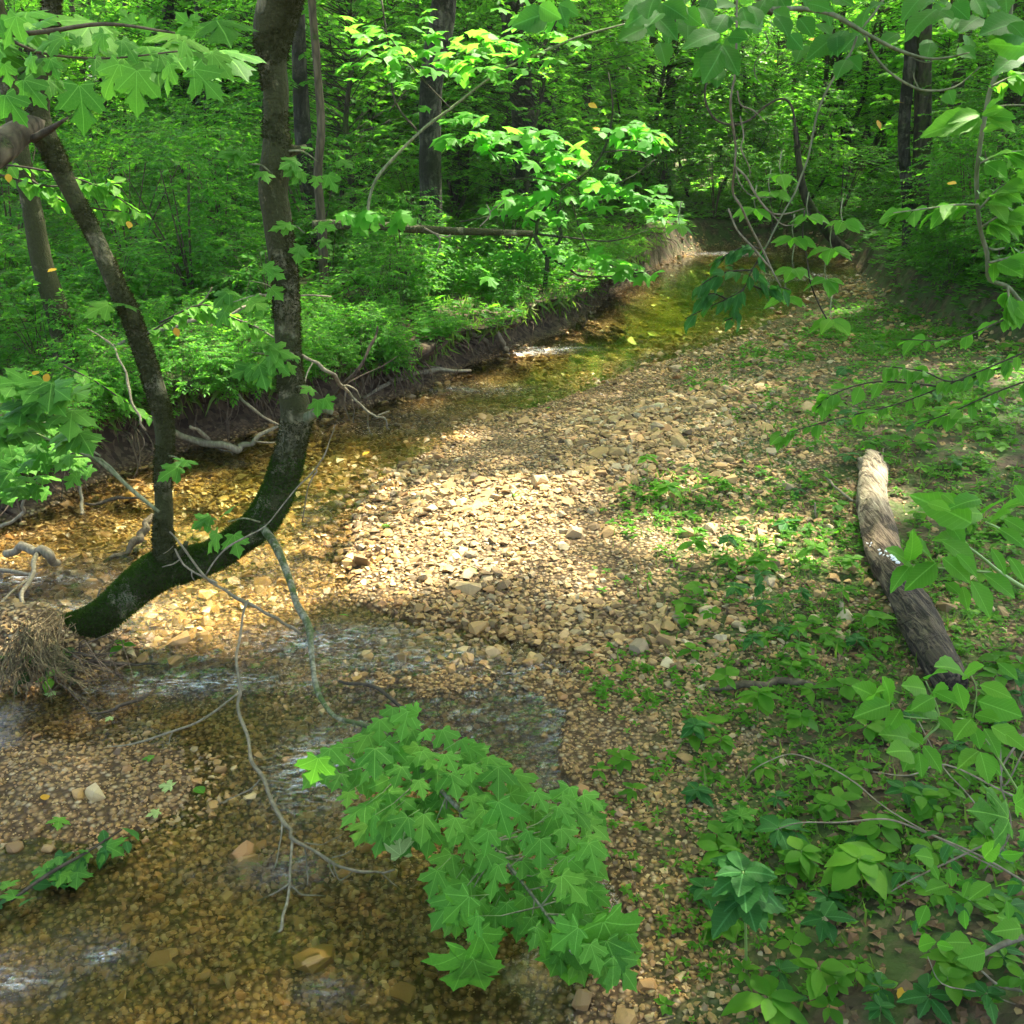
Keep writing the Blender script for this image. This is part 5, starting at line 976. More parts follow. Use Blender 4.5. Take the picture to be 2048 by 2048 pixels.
# ------------------------------------------------------------------ overhanging growth, right side
TRB = Thing('overhanging_tree', PY(1425, -260, 3.2), 'overhanging branches with big oval leaves and drooping pale twigs across the top right', 'branch')
def rb_(l, Y=3.1, mat=B_GTWIG, f=c3, par=None, nm='branch', th=None): 
    P, r = ypath([(*f(q[0], q[1]), q[2]*.342, *(q[3:])) for q in l], Y); return (th or TRB).part(nm, tube(P, r, 7, 4, .06, 14, 3), mat, par)
m0 = rb_([(440, -300, 40), (470, -40, 36), (500, 40, 36), (545, 75, 30)], mat=B_BROWN)
rb_([(540, 50, 26), (700, 48, 26), (850, 70, 26), (950, 120, 26), (1060, 185, 22), (1180, 250, 20), (1290, 295, 18), (1400, 322, 14), (1500, 318, 10), (1630, 290, 7)]); rb_([(1060, 195, 14), (1090, 280, 14), (1180, 390, 14), (1300, 470, 14), (1400, 500, 12), (1550, 480, 10), (1690, 370, 6)])
rb_([(1030, 160, 14), (1100, 80, 14), (1160, -10, 14)]); rb_([(1010, 200, 14), (970, 300, 15), (870, 450, 14), (800, 600, 14), (765, 750, 12), (740, 870, 12), (700, 980, 12), (660, 1080, 10), (590, 1200, 10), (500, 1380, 9)], mat=B_GTWIG)
rb_([(1290, 295, 7), (1340, 330, 6), (1400, 345, 6), (1440, 325, 4)]); rb_([(1350, 490, 8), (1325, 430, 6), (1325, 400, 4)]); rb_([(500, 170, 8), (520, 250, 7), (450, 340, 7), (450, 420, 6), (490, 480, 4)])
V1 = Thing('hanging_vine', PY(*c3(340, -300), 3.6), 'pale bare vine hanging down in front of the far bend with forked twigs', 'vine')
rb_([(350, -300, 13, 3.6), (345, 200, 13, 3.6), (338, 400, 13, 3.6), (312, 580, 14, 3.6), (340, 800, 13, 3.7), (335, 920, 12, 3.7), (325, 1060, 14, 3.8), (370, 1140, 13, 3.8), (420, 1250, 13, 3.9), (500, 1400, 12, 4), (545, 1500, 10, 4), (590, 1580, 5, 4)], th=V1, mat=B_TWIG, nm='stem')
rb_([(340, 920, 12), (400, 980, 12), (450, 1070, 12), (530, 1170, 11), (620, 1180, 8), (720, 1150, 5)], 3.7, B_TWIG, th=V1, nm='twig'); rb_([(300, 1150, 10), (350, 1270, 10), (440, 1370, 11), (540, 1490, 9)], 3.9, B_TWIG, th=V1, nm='twig')
rb_([(350, 500, 10), (370, 580, 9), (440, 610, 8), (515, 685, 4)], 3.7, B_TWIG, th=V1, nm='twig'); rb_([(365, 640, 8), (385, 750, 8), (370, 820, 8), (415, 920, 7), (420, 980, 4)], 3.7, B_TWIG, th=V1, nm='twig'); rb_([(340, 930, 7), (370, 1020, 6), (430, 1080, 5), (545, 1090, 3)], 3.7, B_TWIG, th=V1, nm='twig'); rb_([(540, 1180, 8), (600, 1240, 6), (680, 1240, 3)], 3.7, B_TWIG, th=V1, nm='twig')
V2 = Thing('looping_vine', PY(*c3(660, 800), 9.5), 'dark vine hanging in a wide loop from a slender trunk above the stream', 'vine')
rb_([(200, 400, 12), (172, 490, 13), (180, 580, 13), (230, 660, 13), (330, 690, 13), (420, 660, 13), (500, 590, 13), (590, 545, 13), (640, 570, 13), (662, 640, 13), (680, 800, 12)], 9.5, B_DTWIG, th=V2, nm='stem')
LN = Thing('tree', GR(1600, 478), 'dark leaning trunk slanting down to the far cut bank behind the vines', 'tree')
P, r = ypath([(*c3(990, 1400), 30), (*c3(930, 1370), 26), (*c3(860, 1300), 24), (*c3(790, 1200), 23), (*c3(720, 1070), 21), (*c3(690, 900), 16), (*c3(670, 700), 13)], LN.loc[1]); LN.part('trunk', tube(P, r*.75, 10, 4, .1, 4, 51), B_DARK)
# large oval leaves
OV = [(c3, (290, 80), (220, 170)), (c3, (250, 185), (70, 212)), (c3, (250, 190), (150, 290)), (c3, (255, 240), (115, 390)), (c3, (262, 280), (170, 442)), (c3, (268, 250), (362, 396)), (c3, (300, 205), (388, 200)), (c3, (130, 40), (205, 130)), (c3, (60, 20), (-10, 70)), (c3, (480, 160), (380, 125)), (c3, (560, 90), (640, 172)),
      (c3, (640, 130), (570, 60)), (c3, (690, 100), (760, 180)), (c3, (880, 205), (765, 292)), (c3, (900, 200), (900, 275)), (c3, (1450, 50), (1280, 160)), (c3, (1460, 62), (1545, 85)), (c3, (1540, 30), (1620, 90)), (c3, (1932, 118), (1710, 155)), (c3, (1960, 262), (1788, 240)), (c3, (1940, 200), (1825, 170)), (c3, (1930, 285), (1780, 365)),
      (c2, (1720, 20), (1560, 60)), (c2, (1740, 40), (1600, 112)), (c2, (1690, 150), (1550, 205)), (c2, (1742, 90), (1862, 182)), (c2, (1780, 20), (1905, 82)), (c2, (1100, 30), (1205, 92)), (c2, (1210, 20), (1305, 75)), (c2, (1150, 70), (970, 122)), (c2, (1080, 110), (1020, 152)), (c2, (1215, 40), (1240, 120)), (c3, (330, 20), (250, 20)), (c3, (420, 30), (480, 110)), (c3, (380, 60), (420, 160)),
      (c3, (1480, 40), (1420, -20)), (c3, (740, 20), (860, 30)), (c3, (60, 60), (130, 130)), (c3, (200, -10), (160, 60)), (c3, (1180, 20), (1100, -10)), (c3, (1800, 20), (1740, -30)), (c3, (1850, 130), (1932, 180)), (c3, (640, 190), (700, 260)), (c3, (950, 330), (900, 400)), (c3, (960, 320), (1020, 370))]
for f, b_, t_ in OV:
    b_, t_ = f(*b_), f(*t_); TRB.pxleaf(pick(OVD_ME), b_, t_, 2.9+R.normal(0, .08), up=.35, dY=.06, jit=.2, wf=1.08)
for k in range(56):
    a, b = R.uniform(1190, 1940), abs(R.normal(0, 55)); L_ = R.uniform(26, 50); an = R.uniform(.2, 2.9); TRB.pxleaf(pick(OVD_ME), (a, b-20), (a+math.cos(an)*L_, b-20+math.sin(an)*L_*.7), 3.3+R.normal(0, .3), up=.6, dY=.08)
# dark leafed twigs over the water
DT = Thing('leafy_twig', PY(*c3(560, 1250), 4.6), 'dark drooping twig with small pointed leaves in front of the green pool', 'branch')
def twig(T_, l, Y, n, sz, mats, me, f=c3, w=4, up=.6, both=1):
    P, r = ypath([(*f(a, b), w*(1-.7*i/len(l))) for i, (a, b) in enumerate(l)], Y); o = T_.part('twig', tube(P, r, 5, 4), mats); Q = catmull(P, 8)
    for k in range(n):
        i = int(R.uniform(.12, 1)*(len(Q)-2)); d = nrm(Q[i+1]-Q[i]); sd = nrm(np.cross(d, UP))*R.choice([-1, 1]); td = nrm(d*.5+sd*.8+UP*R.normal(-.35, .25)+R.normal(0, .15, 3)); s_ = sz*R.uniform(.7, 1.25)*ppm(Q[i])
        T_.leaf(pick(me), Q[i]+td*s_*.15, td, UP*up+nrm(C0-Q[i])*(1-up)+R.normal(0, .25, 3), s_, o)
for l_, n_ in (([(560, 1250), (500, 1380), (430, 1490), (385, 1590), (290, 1650), (180, 1700), (60, 1760)], 34), ([(500, 1380), (400, 1360), (300, 1400), (240, 1450)], 26), ([(430, 1490), (300, 1500), (200, 1540), (130, 1590)], 26), ([(385, 1590), (340, 1680), (345, 1740), (280, 1770)], 14), ([(400, 1560), (500, 1600), (560, 1580), (640, 1600)], 20), ([(430, 1490), (500, 1560), (540, 1640)], 12), ([(290, 1650), (220, 1620), (150, 1640)], 14)):
    twig(DT, l_, 4.6, n_, 30, B_DTWIG, DRK_ME)
# bright sprigs
def sprigset(T_, items, Y, sz, me, mat=B_GTWIG, f=c3):
    for (a, b), n_ in items:
        a, b = f(a, b); c = PY(a, b, Y); par = T_.part('sprig', tube([c+[.02, .1, .10], c+[0, .04, .04], c], [.004, .003, .002], 5, 3), mat)
        for k in range(n_):
            an = k/n_*6.28+R.normal(0, .3); td = nrm([math.cos(an), math.sin(an)*.8, -.25+R.normal(0, .12)]); s_ = sz*R.uniform(.8, 1.25)*ppm(c); T_.leaf(pick(me), c+td*s_*.08, td, UP+nrm(C0-c)*.4+R.normal(0, .15, 3), s_, par)
HS = Thing('drooping_sprays', PY(1560, 330, 5), 'light green leaf rosettes hanging in front of the far bank below the vines', 'branch')
sprigset(HS, [((450, 1150), 5), ((660, 1310), 5), ((870, 1370), 6), ((930, 1220), 6), ((840, 1540), 7), ((740, 1190), 5), ((620, 1640), 6), ((530, 1060), 4), ((590, 960), 4), ((30, 1240), 5), ((870, 1760), 6), ((660, 1480), 6)], 5.0, 38, ELL_ME)
P_ = [(720, 1160), (710, 1300), (735, 1430), (750, 1550), (800, 1680), (860, 1790)]; P, r = ypath([(*c3(a, b), 3) for a, b in P_], 5.0); HS.part('twig', tube(P, r, 5, 4), B_DTWIG)
# right hand sapling with pale stem
RS = Thing('pale_stemmed_sapling', PY(*c3(1950, 1700), 3.3), 'crooked pale stem with bright leaves rising along the right edge', 'sapling')
rb_([(1960, 1700, 20), (1910, 1660, 20), (1840, 1580, 20), (1740, 1540, 24), (1728, 1400, 24), (1688, 1250, 22), (1670, 1000, 24), (1690, 800, 24), (1720, 620, 26), (1750, 480, 26), (1812, 340, 24), (1850, 150, 20), (1870, -60, 18)], 3.2, B_GTWIG, th=RS, nm='stem'); rb_([(1735, 1370, 12), (1770, 1378, 12), (1822, 1368, 10)], 3.2, th=RS); rb_([(1730, 600, 9), (1830, 582, 9), (1960, 580, 9)], 3.2, th=RS); rb_([(1715, 830, 4), (1730, 890, 4), (1765, 940, 3)], 3.2, B_TWIG, th=RS)
for b_, t_ in (((1690, 650), (1405, 700)), ((1680, 640), (1480, 730)), ((1700, 660), (1555, 705)), ((1700, 635), (1820, 590)), ((1730, 650), (1895, 705)), ((1740, 640), (1890, 645)), ((1705, 725), (1805, 680)), ((1690, 630), (1545, 640)), ((1670, 690), (1640, 740)), ((1720, 600), (1790, 540))): RS.pxleaf(pick(ELL_ME), c3(*b_), c3(*t_), 3.1, up=.45, dY=.04, jit=.12, wf=.9)
for l_, n_ in (([(1680, 1130), (1560, 1130), (1400, 1150), (1210, 1175)], 18), ([(1690, 1150), (1750, 1080), (1820, 1020), (1932, 960)], 22), ([(1700, 1250), (1780, 1200), (1850, 1180), (1960, 1150)], 24), ([(1740, 1450), (1850, 1420), (1960, 1380)], 16), ([(1840, 1580), (1850, 1650), (1870, 1720)], 14), ([(1690, 900), (1800, 850), (1950, 830)], 14), ([(1750, 480), (1850, 430), (1960, 400)], 12)): twig(RS, l_, 3.1, n_, 46, B_GTWIG, ELL_ME, w=5, up=.5)
# low sprays crossing the shaded gravel on the right
LS = Thing('low_spray', PY(1990, 620, 4.4), 'long low twigs with small oval leaves reaching over the shaded gravel from the right', 'branch')
for l_, n_ in (([(1990, 640), (1850, 700), (1700, 760), (1580, 790), (1440, 830)], 46), ([(1900, 690), (1800, 720), (1740, 700), (1660, 690)], 30), ([(1990, 700), (1880, 740), (1790, 780), (1730, 800)], 28), ([(1780, 730), (1660, 720), (1580, 740), (1540, 770)], 30), ([(1990, 560), (1900, 600), (1800, 640), (1700, 640)], 26)): twig(LS, l_, 4.3, n_, 30, B_DTWIG, ELL_ME, f=lambda a, b: (a, b), w=4, up=.75)
# ---- right foreground: toothed leaves over the log
E1 = Thing('broad_leaved_bush', PZ(2050, 1500, .6), 'bright broad leaved bush reaching in over the log from the right edge', 'bush')
for l_ in ([(2000, 1150, 9), (1900, 1090, 8), (1850, 1050, 6), (1790, 1005, 4)], [(2000, 1060, 7), (1930, 1020, 6), (1860, 985, 4)], [(1870, 1080, 5), (1810, 1075, 4), (1720, 1066, 3)]): P, r = ypath(l_, 1.9); E1.part('branch', tube(P, r, 7, 4), B_STEM)
for b_, t_ in (((1700, 960), (1480, 930)), ((1640, 1010), (1385, 870)), ((1690, 880), (1545, 890)), ((1700, 960), (1825, 855)), ((1480, 1110), (1690, 1235)), ((1500, 990), (1610, 1130)), ((1480, 1200), (1645, 1330)), ((1305, 1235), (1205, 1135)), ((1310, 1240), (1198, 1362)), ((1445, 1230), (1278, 1356)), ((1425, 1220), (1340, 1085)), ((1300, 1220), (1340, 1095)),
               ((1640, 1330), (1762, 1530)), ((1710, 1290), (1895, 1415)), ((1590, 1360), (1625, 1480)), ((1500, 1340), (1575, 1395)), ((1800, 940), (1960, 850)), ((1820, 985), (1960, 1060)), ((1790, 1040), (1960, 1130)), ((1880, 800), (1990, 930)), ((1560, 1180), (1690, 1290)), ((1620, 1120), (1480, 1060)), ((1850, 1200), (1960, 1330)), ((1480, 850), (1540, 880)), ((1740, 1010), (1830, 930)), ((1750, 1150), (1850, 1280)), ((1400, 900), (1520, 930))):
    E1.pxleaf(pick(ELL_ME), c6(*b_), c6(*t_), 1.85+R.normal(0, .05), up=.45, dY=.04, jit=.15, wf=.85)
E2 = Thing('toothed_leaf_bush', PZ(1990, 1650, .5), 'light green toothed leaf bush standing in front of the lower end of the log', 'bush')
for l_ in ([(1300, 430, 8), (1400, 340, 9), (1465, 270, 10), (1440, 150, 9), (1390, 40, 6)], [(1932, 700, 12), (1760, 420, 10), (1640, 270, 8), (1560, 240, 6)], [(1650, 240, 7), (1670, 90, 6), (1640, 0, 5)], [(1200, 160, 5), (1260, 230, 5), (1460, 250, 6)]): P, r = ypath([(*c9(a, b), w*.4) for a, b, w in l_], 1.75); E2.part('branch', tube(P, r, 6, 4), B_STEM)
for b_, t_ in (((1145, 150), (1025, 60)), ((1190, 170), (1025, 215)), ((1190, 175), (1195, 30)), ((1100, 140), (1110, 45)), ((1390, 85), (1280, 55)), ((1400, 30), (1470, -60)), ((1430, 130), (1322, 185)), ((1250, 195), (1180, 310)), ((1440, 100), (1565, 150)), ((1460, 235), (1545, 310)), ((1350, 380), (1205, 300)), ((1310, 430), (1205, 410)), ((1310, 430), (1270, 530)), ((1350, 430), (1372, 565)), ((1375, 395), (1490, 535)), ((1640, 250), (1548, 340)),
               ((1660, 225), (1790, 245)), ((1655, 290), (1690, 410)), ((1710, 300), (1810, 455)), ((1750, 290), (1932, 395)), ((1680, 425), (1585, 495)), ((1690, 430), (1745, 605)), ((1700, 435), (1815, 550)), ((1690, 60), (1865, 120)), ((1590, 20), (1680, -60)), ((1680, 150), (1932, 235)), ((1450, 210), (1330, 170)), ((1400, 150), (1480, 60)), ((1560, 50), (1600, 200)), ((1330, 380), (1245, 280)), ((1830, 330), (1960, 420)), ((1600, 0), (1500, -90)), ((1790, -60), (1900, 20)), ((1300, 330), (1370, 380))):
    E2.pxleaf(pick(ELL_ME), c9(*b_), c9(*t_), 1.7+R.normal(0, .05), up=.45, dY=.04, jit=.15, wf=1.0)
for b_, t_ in (((1855, 800), (1665, 745)), ((1932, 860), (1990, 950)), ((1880, 720), (1990, 640))): E2.pxleaf(pick(MAP_ME), c9(*b_), c9(*t_), 1.65, up=.4, dY=.03)
E3 = Thing('tangled_bush', PZ(1960, 1900, .5), 'tangle of bare grey stems with dark blurred leaves in the bottom right corner', 'bush')
for l_ in ([(1932, 1450, 36), (1820, 1490, 34), (1720, 1540, 28), (1610, 1595, 16)], [(1990, 1180, 14), (1700, 1010, 13), (1450, 900, 12), (1250, 820, 11), (1130, 800, 10), (900, 820, 9), (700, 820, 7), (560, 860, 4)], [(1990, 1760, 20), (1800, 1720, 18), (1700, 1640, 12)], [(1960, 1850, 9), (1700, 1760, 8), (1480, 1710, 7), (1400, 1560, 5)],
           [(1800, 1080, 10), (1560, 960, 8), (1200, 760, 8), (1000, 600, 8), (850, 510, 8), (700, 450, 7), (600, 450, 6), (450, 520, 5), (380, 600, 3)], [(1932, 700, 12), (1800, 640, 12), (1500, 500, 10), (1300, 560, 8), (1100, 540, 5)], [(1850, 1020, 9), (1650, 700, 8), (1490, 520, 7), (1350, 260, 5)], [(1840, 900, 12), (1700, 950, 12), (1550, 1020, 12), (1300, 1140, 8), (1200, 1200, 5)], [(1932, 330, 14), (1800, 560, 10), (1860, 860, 9), (1700, 1100, 8)], [(1932, 420, 9), (1820, 620, 9), (1800, 400, 8)]):
    P, r = ypath([(*c9(a, b), w*.342) for a, b, w in l_], 1.95); E3.part('stem', tube(P, r, 6, 4, .05), B_TWIG)
for k in range(46):
    a, b = R.uniform(1330, 1990), R.uniform(900, 1560); an = R.uniform(0, 6.28); L_ = R.uniform(80, 150); E3.pxleaf(pick(DRK_ME if k % 2 else ELL_ME), c9(a, b), c9(a+math.cos(an)*L_, b+math.sin(an)*L_*.8), 1.8+R.uniform(0, .35), up=.6, dY=.03, wf=1.1)

# ------------------------------------------------------------------ weeds one by one
def weed(px, py, hpx, n, sz, label, foot=None, me=HERB_ME, name='weed', tiers=1, wf=1.1, group='weeds on the gravel bar', cat='weed', zt=None, mat=B_STEM):
    """foot on the ground at (px, py + hpx); leaf whorls at the head"""
    f_ = GR(px if foot is None else foot[0], py+hpx if foot is None else foot[1]); Y_ = f_[1]-.03; top = PY(px, py, Y_); T_ = Thing(name, f_, label, cat, group)
    if top[2] < f_[2]+.03: top = np.array([top[0], top[1], f_[2]+.05])
    mdl = (f_+top)/2+R.normal(0, .006, 3); rr_ = max(.0022, .012*np.linalg.norm(top-f_)); T_.part('stem', tube([f_-UP*.02, mdl, top], [rr_, rr_*.8, rr_*.5], 6, 4), mat)
    for q in range(tiers):
        c = top*(1-q*.22)+f_*(q*.22)
        nn_ = max(3, int(n*(1-.15*q)))
        for k in range(nn_):
            an = (k+q*.5)/nn_*6.28*(1 if n < 7 else 2.4)+R.normal(0, .2); inner = (k/nn_); el = .15-.45*inner+R.normal(0, .1)-q*.12
            td = nrm([math.cos(an), math.sin(an), el]); s_ = sz*ppm(c)*R.uniform(.75, 1.15)*(1-.25*(inner < .35)*(n >= 7)); T_.leaf(pick(me), c+td*s_*.06-UP*.012*k/nn_, td, UP*1.0+R.normal(0, .14, 3), s_, wf=wf)
    return T_
weed(1402, 1645, 205, 14, 78, 'tall weed with a dense whorl of dark pointed leaves near the bottom edge', foot=(1408, 1850), me=DRK_ME, tiers=2, wf=1.5)
weed(1450, 1880, 60, 8, 76, 'bright green low weed with long oval leaves at the bottom edge'); weed(1545, 1825, 70, 7, 62, 'bright oval leaved seedling right of the tall whorled weed')
weed(1432, 1305, 62, 8, 44, 'green seedling above the crumbling wood, nearest the gravel edge', tiers=2); weed(1362, 1392, 25, 8, 36, 'small star shaped weed left of the leafy patch'); weed(1196, 1487, 18, 6, 28, 'tiny single seedling standing alone on the brown gravel', me=HERB_ME)
weed(1620, 1620, 60, 9, 70, 'broad leaved weed in the middle of the right foreground', tiers=2, wf=1.4); weed(1512, 1605, 55, 8, 50, 'yellowish green forked weed left of the broad leaved one', tiers=2, wf=1.25); weed(1582, 1508, 30, 5, 40, 'small light seedling with four upturned leaves', wf=1.2)
weed(1740, 1500, 50, 7, 46, 'round leaved seedling under the toothed leaf bush', wf=1.5, tiers=2); weed(1660, 1555, 40, 6, 44, 'pointed green weed beside the arching grey stem', wf=1.4); weed(1470, 1560, 40, 6, 46, 'dull green three part leaf weed left of centre', me=DRK_ME, wf=1.6); weed(1395, 1540, 20, 5, 42, 'lobed dark weed close to the gravel', me=[MAP_ME[0]], wf=1.0)
weed(1435, 1080, 95, 7, 30, 'slim dark weed standing on the sunny gravel', me=DRK_ME, tiers=2); weed(1385, 1105, 35, 5, 28, 'small dark drooping weed left of the slim one', me=DRK_ME); weed(1537, 1030, 45, 8, 34, 'bright sunlit weed left of the log'); weed(1310, 1020, 50, 8, 32, 'sunlit pale green weed at the gravel edge'); weed(1220, 860, 45, 9, 26, 'upright single weed in the middle of the gravel')
weed(1262, 915, 30, 9, 34, 'leafy weed at the edge of the shaded green patch', wf=1.3); weed(1655, 1165, 45, 6, 34, 'round leaved shoot against the dark side of the log', wf=1.5); weed(1590, 1110, 40, 8, 34, 'low sunlit weed touching the log'); weed(1555, 1730, 45, 6, 50, 'palm shaped dark weed in the lower right', me=DRK_ME, wf=1.4); weed(1660, 1860, 30, 6, 40, 'five fingered dark weed near the bottom edge', me=DRK_ME, wf=1.4)
weed(1130, 1450, 20, 5, 24, 'tiny weed at the waterline right of the maple spray'); weed(1175, 1430, 20, 6, 30, 'small leafy weed at the waterline beside the black stones', wf=1.3); weed(95, 1275, 30, 4, 34, 'bright four leaved seedling on the straw clump', wf=1.3); weed(60, 1230, 22, 4, 26, 'small seedling growing out of the straw', wf=1.3); weed(232, 1215, 18, 3, 28, 'single round leaf by the underside of the mossy trunk', wf=1.6)
WL = ['low', 'slender', 'spreading', 'small', 'drooping', 'upright', 'broad leaved']
def seedlab(k, a, b):
    row = 'level with the upper log' if b < 1130 else 'level with mid log' if b < 1290 else 'below the crumbling wood' if b < 1420 else 'by the toothed leaf bush' if b < 1560 else 'above the tall whorled weed' if b < 1660 else 'beside the tall whorled weed' if b < 1780 else 'near the bottom edge'
    col = 'at the gravel edge' if a < 1380 else 'left of the weeds' if a < 1480 else 'in the middle of the weeds' if a < 1620 else 'near the bushes' if a < 1760 else 'under the right bushes'
    return '%s %s seedling, %s, %s' % (WL[k % 7], 'dark green' if k % 4 == 0 else 'light green', row, col)
for k in range(130):
    while True:
        a, b = R.uniform(1180, 1930), R.uniform(1000, 1900)
        if a > 1240+max(0, b-1500)*.25+(120 if 1200 < b else 60)*R.random() and not (1600 < a < 1850 and 900 < b < 1400 and abs(a-(1640+(b-900)*.38)) < 60): break
    sz_ = np.interp(b, [1000, 1900], [24, 44])*R.uniform(.7, 1.2); weed(a, b, R.uniform(12, 40), R.integers(4, 10), sz_, seedlab(k, a, b), wf=R.uniform(1.0, 1.6), me=HERB_ME if k % 4 else DRK_ME, name='seedling', group='seedlings of the right foreground')

for k in range(60):
    a, b = R.uniform(1480, 1925), R.uniform(640, 990)
    if abs(a-1645) < 50 and b > 870: continue
    row = 'far' if b < 730 else 'middle' if b < 840 else 'near'; col = 'left of the low spray' if a < 1580 else 'under the low spray' if a < 1720 else 'near the right edge'
    weed(a, b, R.uniform(10, 30), R.integers(4, 8), R.uniform(17, 30), '%s %s weed on the shaded right bank, %s, %s' % (WL[k % 7], 'dark' if k % 3 == 0 else 'fresh green', row, col), wf=R.uniform(1.1, 1.6), me=HERB_ME if k % 3 else DRK_ME, name='seedling', group='weeds of the shaded right bank')

# ------------------------------------------------------------------ ground cover (uncountable)
def rosT(nl, seed, wide=1.0):
    r = np.random.default_rng(seed); M, P = [], []
    for k in range(nl):
        an = k/nl*6.28+r.normal(0, .3); t = nrm([math.cos(an), math.sin(an), r.uniform(-.1, .45)]); M.append(frame(t, UP+r.normal(0, .2, 3), r.uniform(.7, 1.1))*np.array([wide, 1, 1])); P.append([0, 0, r.uniform(.2, .9)])
    return merge(OVAL, np.array(M), np.array(P))
RT = [rosT(5, 1), rosT(6, 2, 1.3), rosT(4, 3, 1.4), rosT(7, 4, .8)]
RTD = [merge(DIA, *(lambda q: (np.array(q[0]), np.array(q[1])))(([frame(nrm([math.cos(a), math.sin(a), .2]), UP, 1.0) for a in np.arange(5)*1.2566+o_], [[0, 0, .3+.12*i] for i in range(5)]))) for o_ in (0, .4)]
def carpet(name, x, y, sz, dens, mat, tm_=RT, lift=0.0, parent=None):
    h, f = field(x, y); a, b = proj(x, y, h); k = (R.random(len(x)) < dens(x, y, h, a, b, f)) & (a > -250) & (a < 2250) & (b < 2250) & ~f['ins']; ox, oy = overhang(x, y, f); x = x+ox; y = y+oy; x, y, h, sz = x[k], y[k], h[k], sz[k]; w = R.integers(0, len(tm_), len(x)); M = rotz_tilt(len(x), R, .2); acc = []
    for q in range(len(tm_)):
        m = w == q
        if m.any(): acc.append(merge(tm_[q], M[m]*sz[m][:, None, None], np.column_stack([x[m], y[m], h[m]+lift])))
    return tag(mk(name, *join(acc), mat, ground, smooth=False), kind='stuff')
PATCH = [(1600, 606, 125, 36, 1.0), (1720, 640, 120, 46, .6), (1330, 690, 70, 45, .45), (1450, 655, 90, 34, .6), (1280, 960, 110, 55, .9), (1210, 1000, 60, 40, .5), (1400, 1090, 200, 70, .45), (1550, 1060, 110, 110, .7), (1250, 1290, 140, 55, .9), (1500, 1200, 160, 90, .6), (1850, 870, 180, 80, .85), (1800, 760, 180, 90, .75), (1560, 800, 140, 60, .4), (1720, 830, 90, 60, .6),
         (1600, 1500, 330, 330, .95), (1450, 1750, 200, 200, .6), (1850, 1250, 150, 350, .9), (1330, 1380, 80, 60, .6), (1500, 930, 130, 50, .35), (1215, 450, 80, 60, 1.2)]
def dbar(x, y, h, a, b, f):
    d = 0*x
    for cx_, cy_, sx, sy, w in PATCH: d = np.maximum(d, w*np.clip(1.5-np.hypot((a-cx_)/sx, (b-cy_)/sy), 0, 1))
    d = np.maximum(d, .9*sst(1900, 2050, a)*(b > 700)); d = d*np.where(y > 9, sst(.15, 1.0, f['dR']), 1); nz = fbm(x, y, 2.3, 3, 55); return np.clip(d*(.85+1.5*nz), 0, 1)*np.where(f['lw'] > .6, 0, 1)
x, y = scatter(11000, .3, 4.2, 1.2, 5); carpet('small_herbs', x, y, R.uniform(.014, .038, 11000), dbar, M_HERB)
x, y = scatter(17000, .3, 7, 5, 12); carpet('small_herbs', x, y, R.uniform(.026, .06, 17000), dbar, M_HERB)
x, y = scatter(12000, 1.5, 8, 10, 19); carpet('small_herbs', x, y, R.uniform(.035, .075, 12000), dbar, M_HERB)
def dleft(x, y, h, a, b, f): return np.clip((f['lw'] > .55)*sst(.16, .40, f['dL'])*(.75+1.6*fbm(x, y, 1.1, 3, 61))*1.1+(f['rt'])*sst(.0, .25, f['dc'])*1.0*(y < 26)+sst(.15, .5, f['dF'])*(y > 19.5), 0, 1)
x, y = scatter(22000, -9, 3, 5.5, 14); carpet('bank_herbs', x, y, R.uniform(.025, .065, 22000), dleft, M_UND)
x, y = scatter(36000, -12, 14, 9, 26); carpet('bank_herbs', x, y, R.uniform(.055, .125, 36000), dleft, M_UND, RTD)
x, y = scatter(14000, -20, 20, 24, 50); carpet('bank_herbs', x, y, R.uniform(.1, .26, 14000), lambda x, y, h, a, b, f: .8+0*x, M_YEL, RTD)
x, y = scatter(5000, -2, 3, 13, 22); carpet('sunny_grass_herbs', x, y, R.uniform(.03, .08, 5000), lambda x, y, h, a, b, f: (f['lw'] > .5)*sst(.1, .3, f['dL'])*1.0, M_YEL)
# grass
BLT = (np.array([(-.06, 0, 0), (.06, 0, 0), (-.05, .45, .12), (.05, .45, .12), (0, 1, -.02)]), np.array([(0, 1, 3), (0, 3, 2), (2, 3, 4)]))
def blades(name, x, y, ln, dens, mat, dn=None):
    h, f = field(x, y); a, b = proj(x, y, h); k = (R.random(len(x)) < dens(x, y, h, a, b, f)) & ~f['ins']; ox, oy = overhang(x, y, f); x = x+ox; y = y+oy; x, y, h, ln = x[k], y[k], h[k], ln[k]; n_ = len(x)
    D = np.column_stack([R.normal(0, .45, n_), R.normal(0, .45, n_), np.ones(n_)])
    if dn: 
        dx = (f['lx'][k]-x)/(f['dL'][k]+.01); dy = (f['ly'][k]-y)/(f['dL'][k]+.01); D = D*[1, 1, .3]+np.column_stack([dx, dy, -.9*np.ones(n_)])*R.uniform(.4, 1.6, (n_, 1))
    M = frame(nrm(D), R.normal(size=(n_, 3)), ln); return tag(mk(name, *merge(BLT, M, np.column_stack([x, y, h])), mat, ground, smooth=False), kind='stuff')
x, y = scatter(30000, -6, 3, 6, 19); blades('grass', x, y, R.uniform(.05, .16, 30000), lambda x, y, h, a, b, f: (f['lw'] > .5)*sst(.12, .3, f['dL'])*(1-sst(1.0, 2.2, f['dL'])), M_GRASS)
x, y = scatter(36000, -6, 3, 6, 19); blades('hanging_grass', x, y, R.uniform(.08, .26, 36000), lambda x, y, h, a, b, f: (f['lw'] > .5)*(f['dL'] > .14)*(f['dL'] < .40)*1.0, M_GRASS, True)
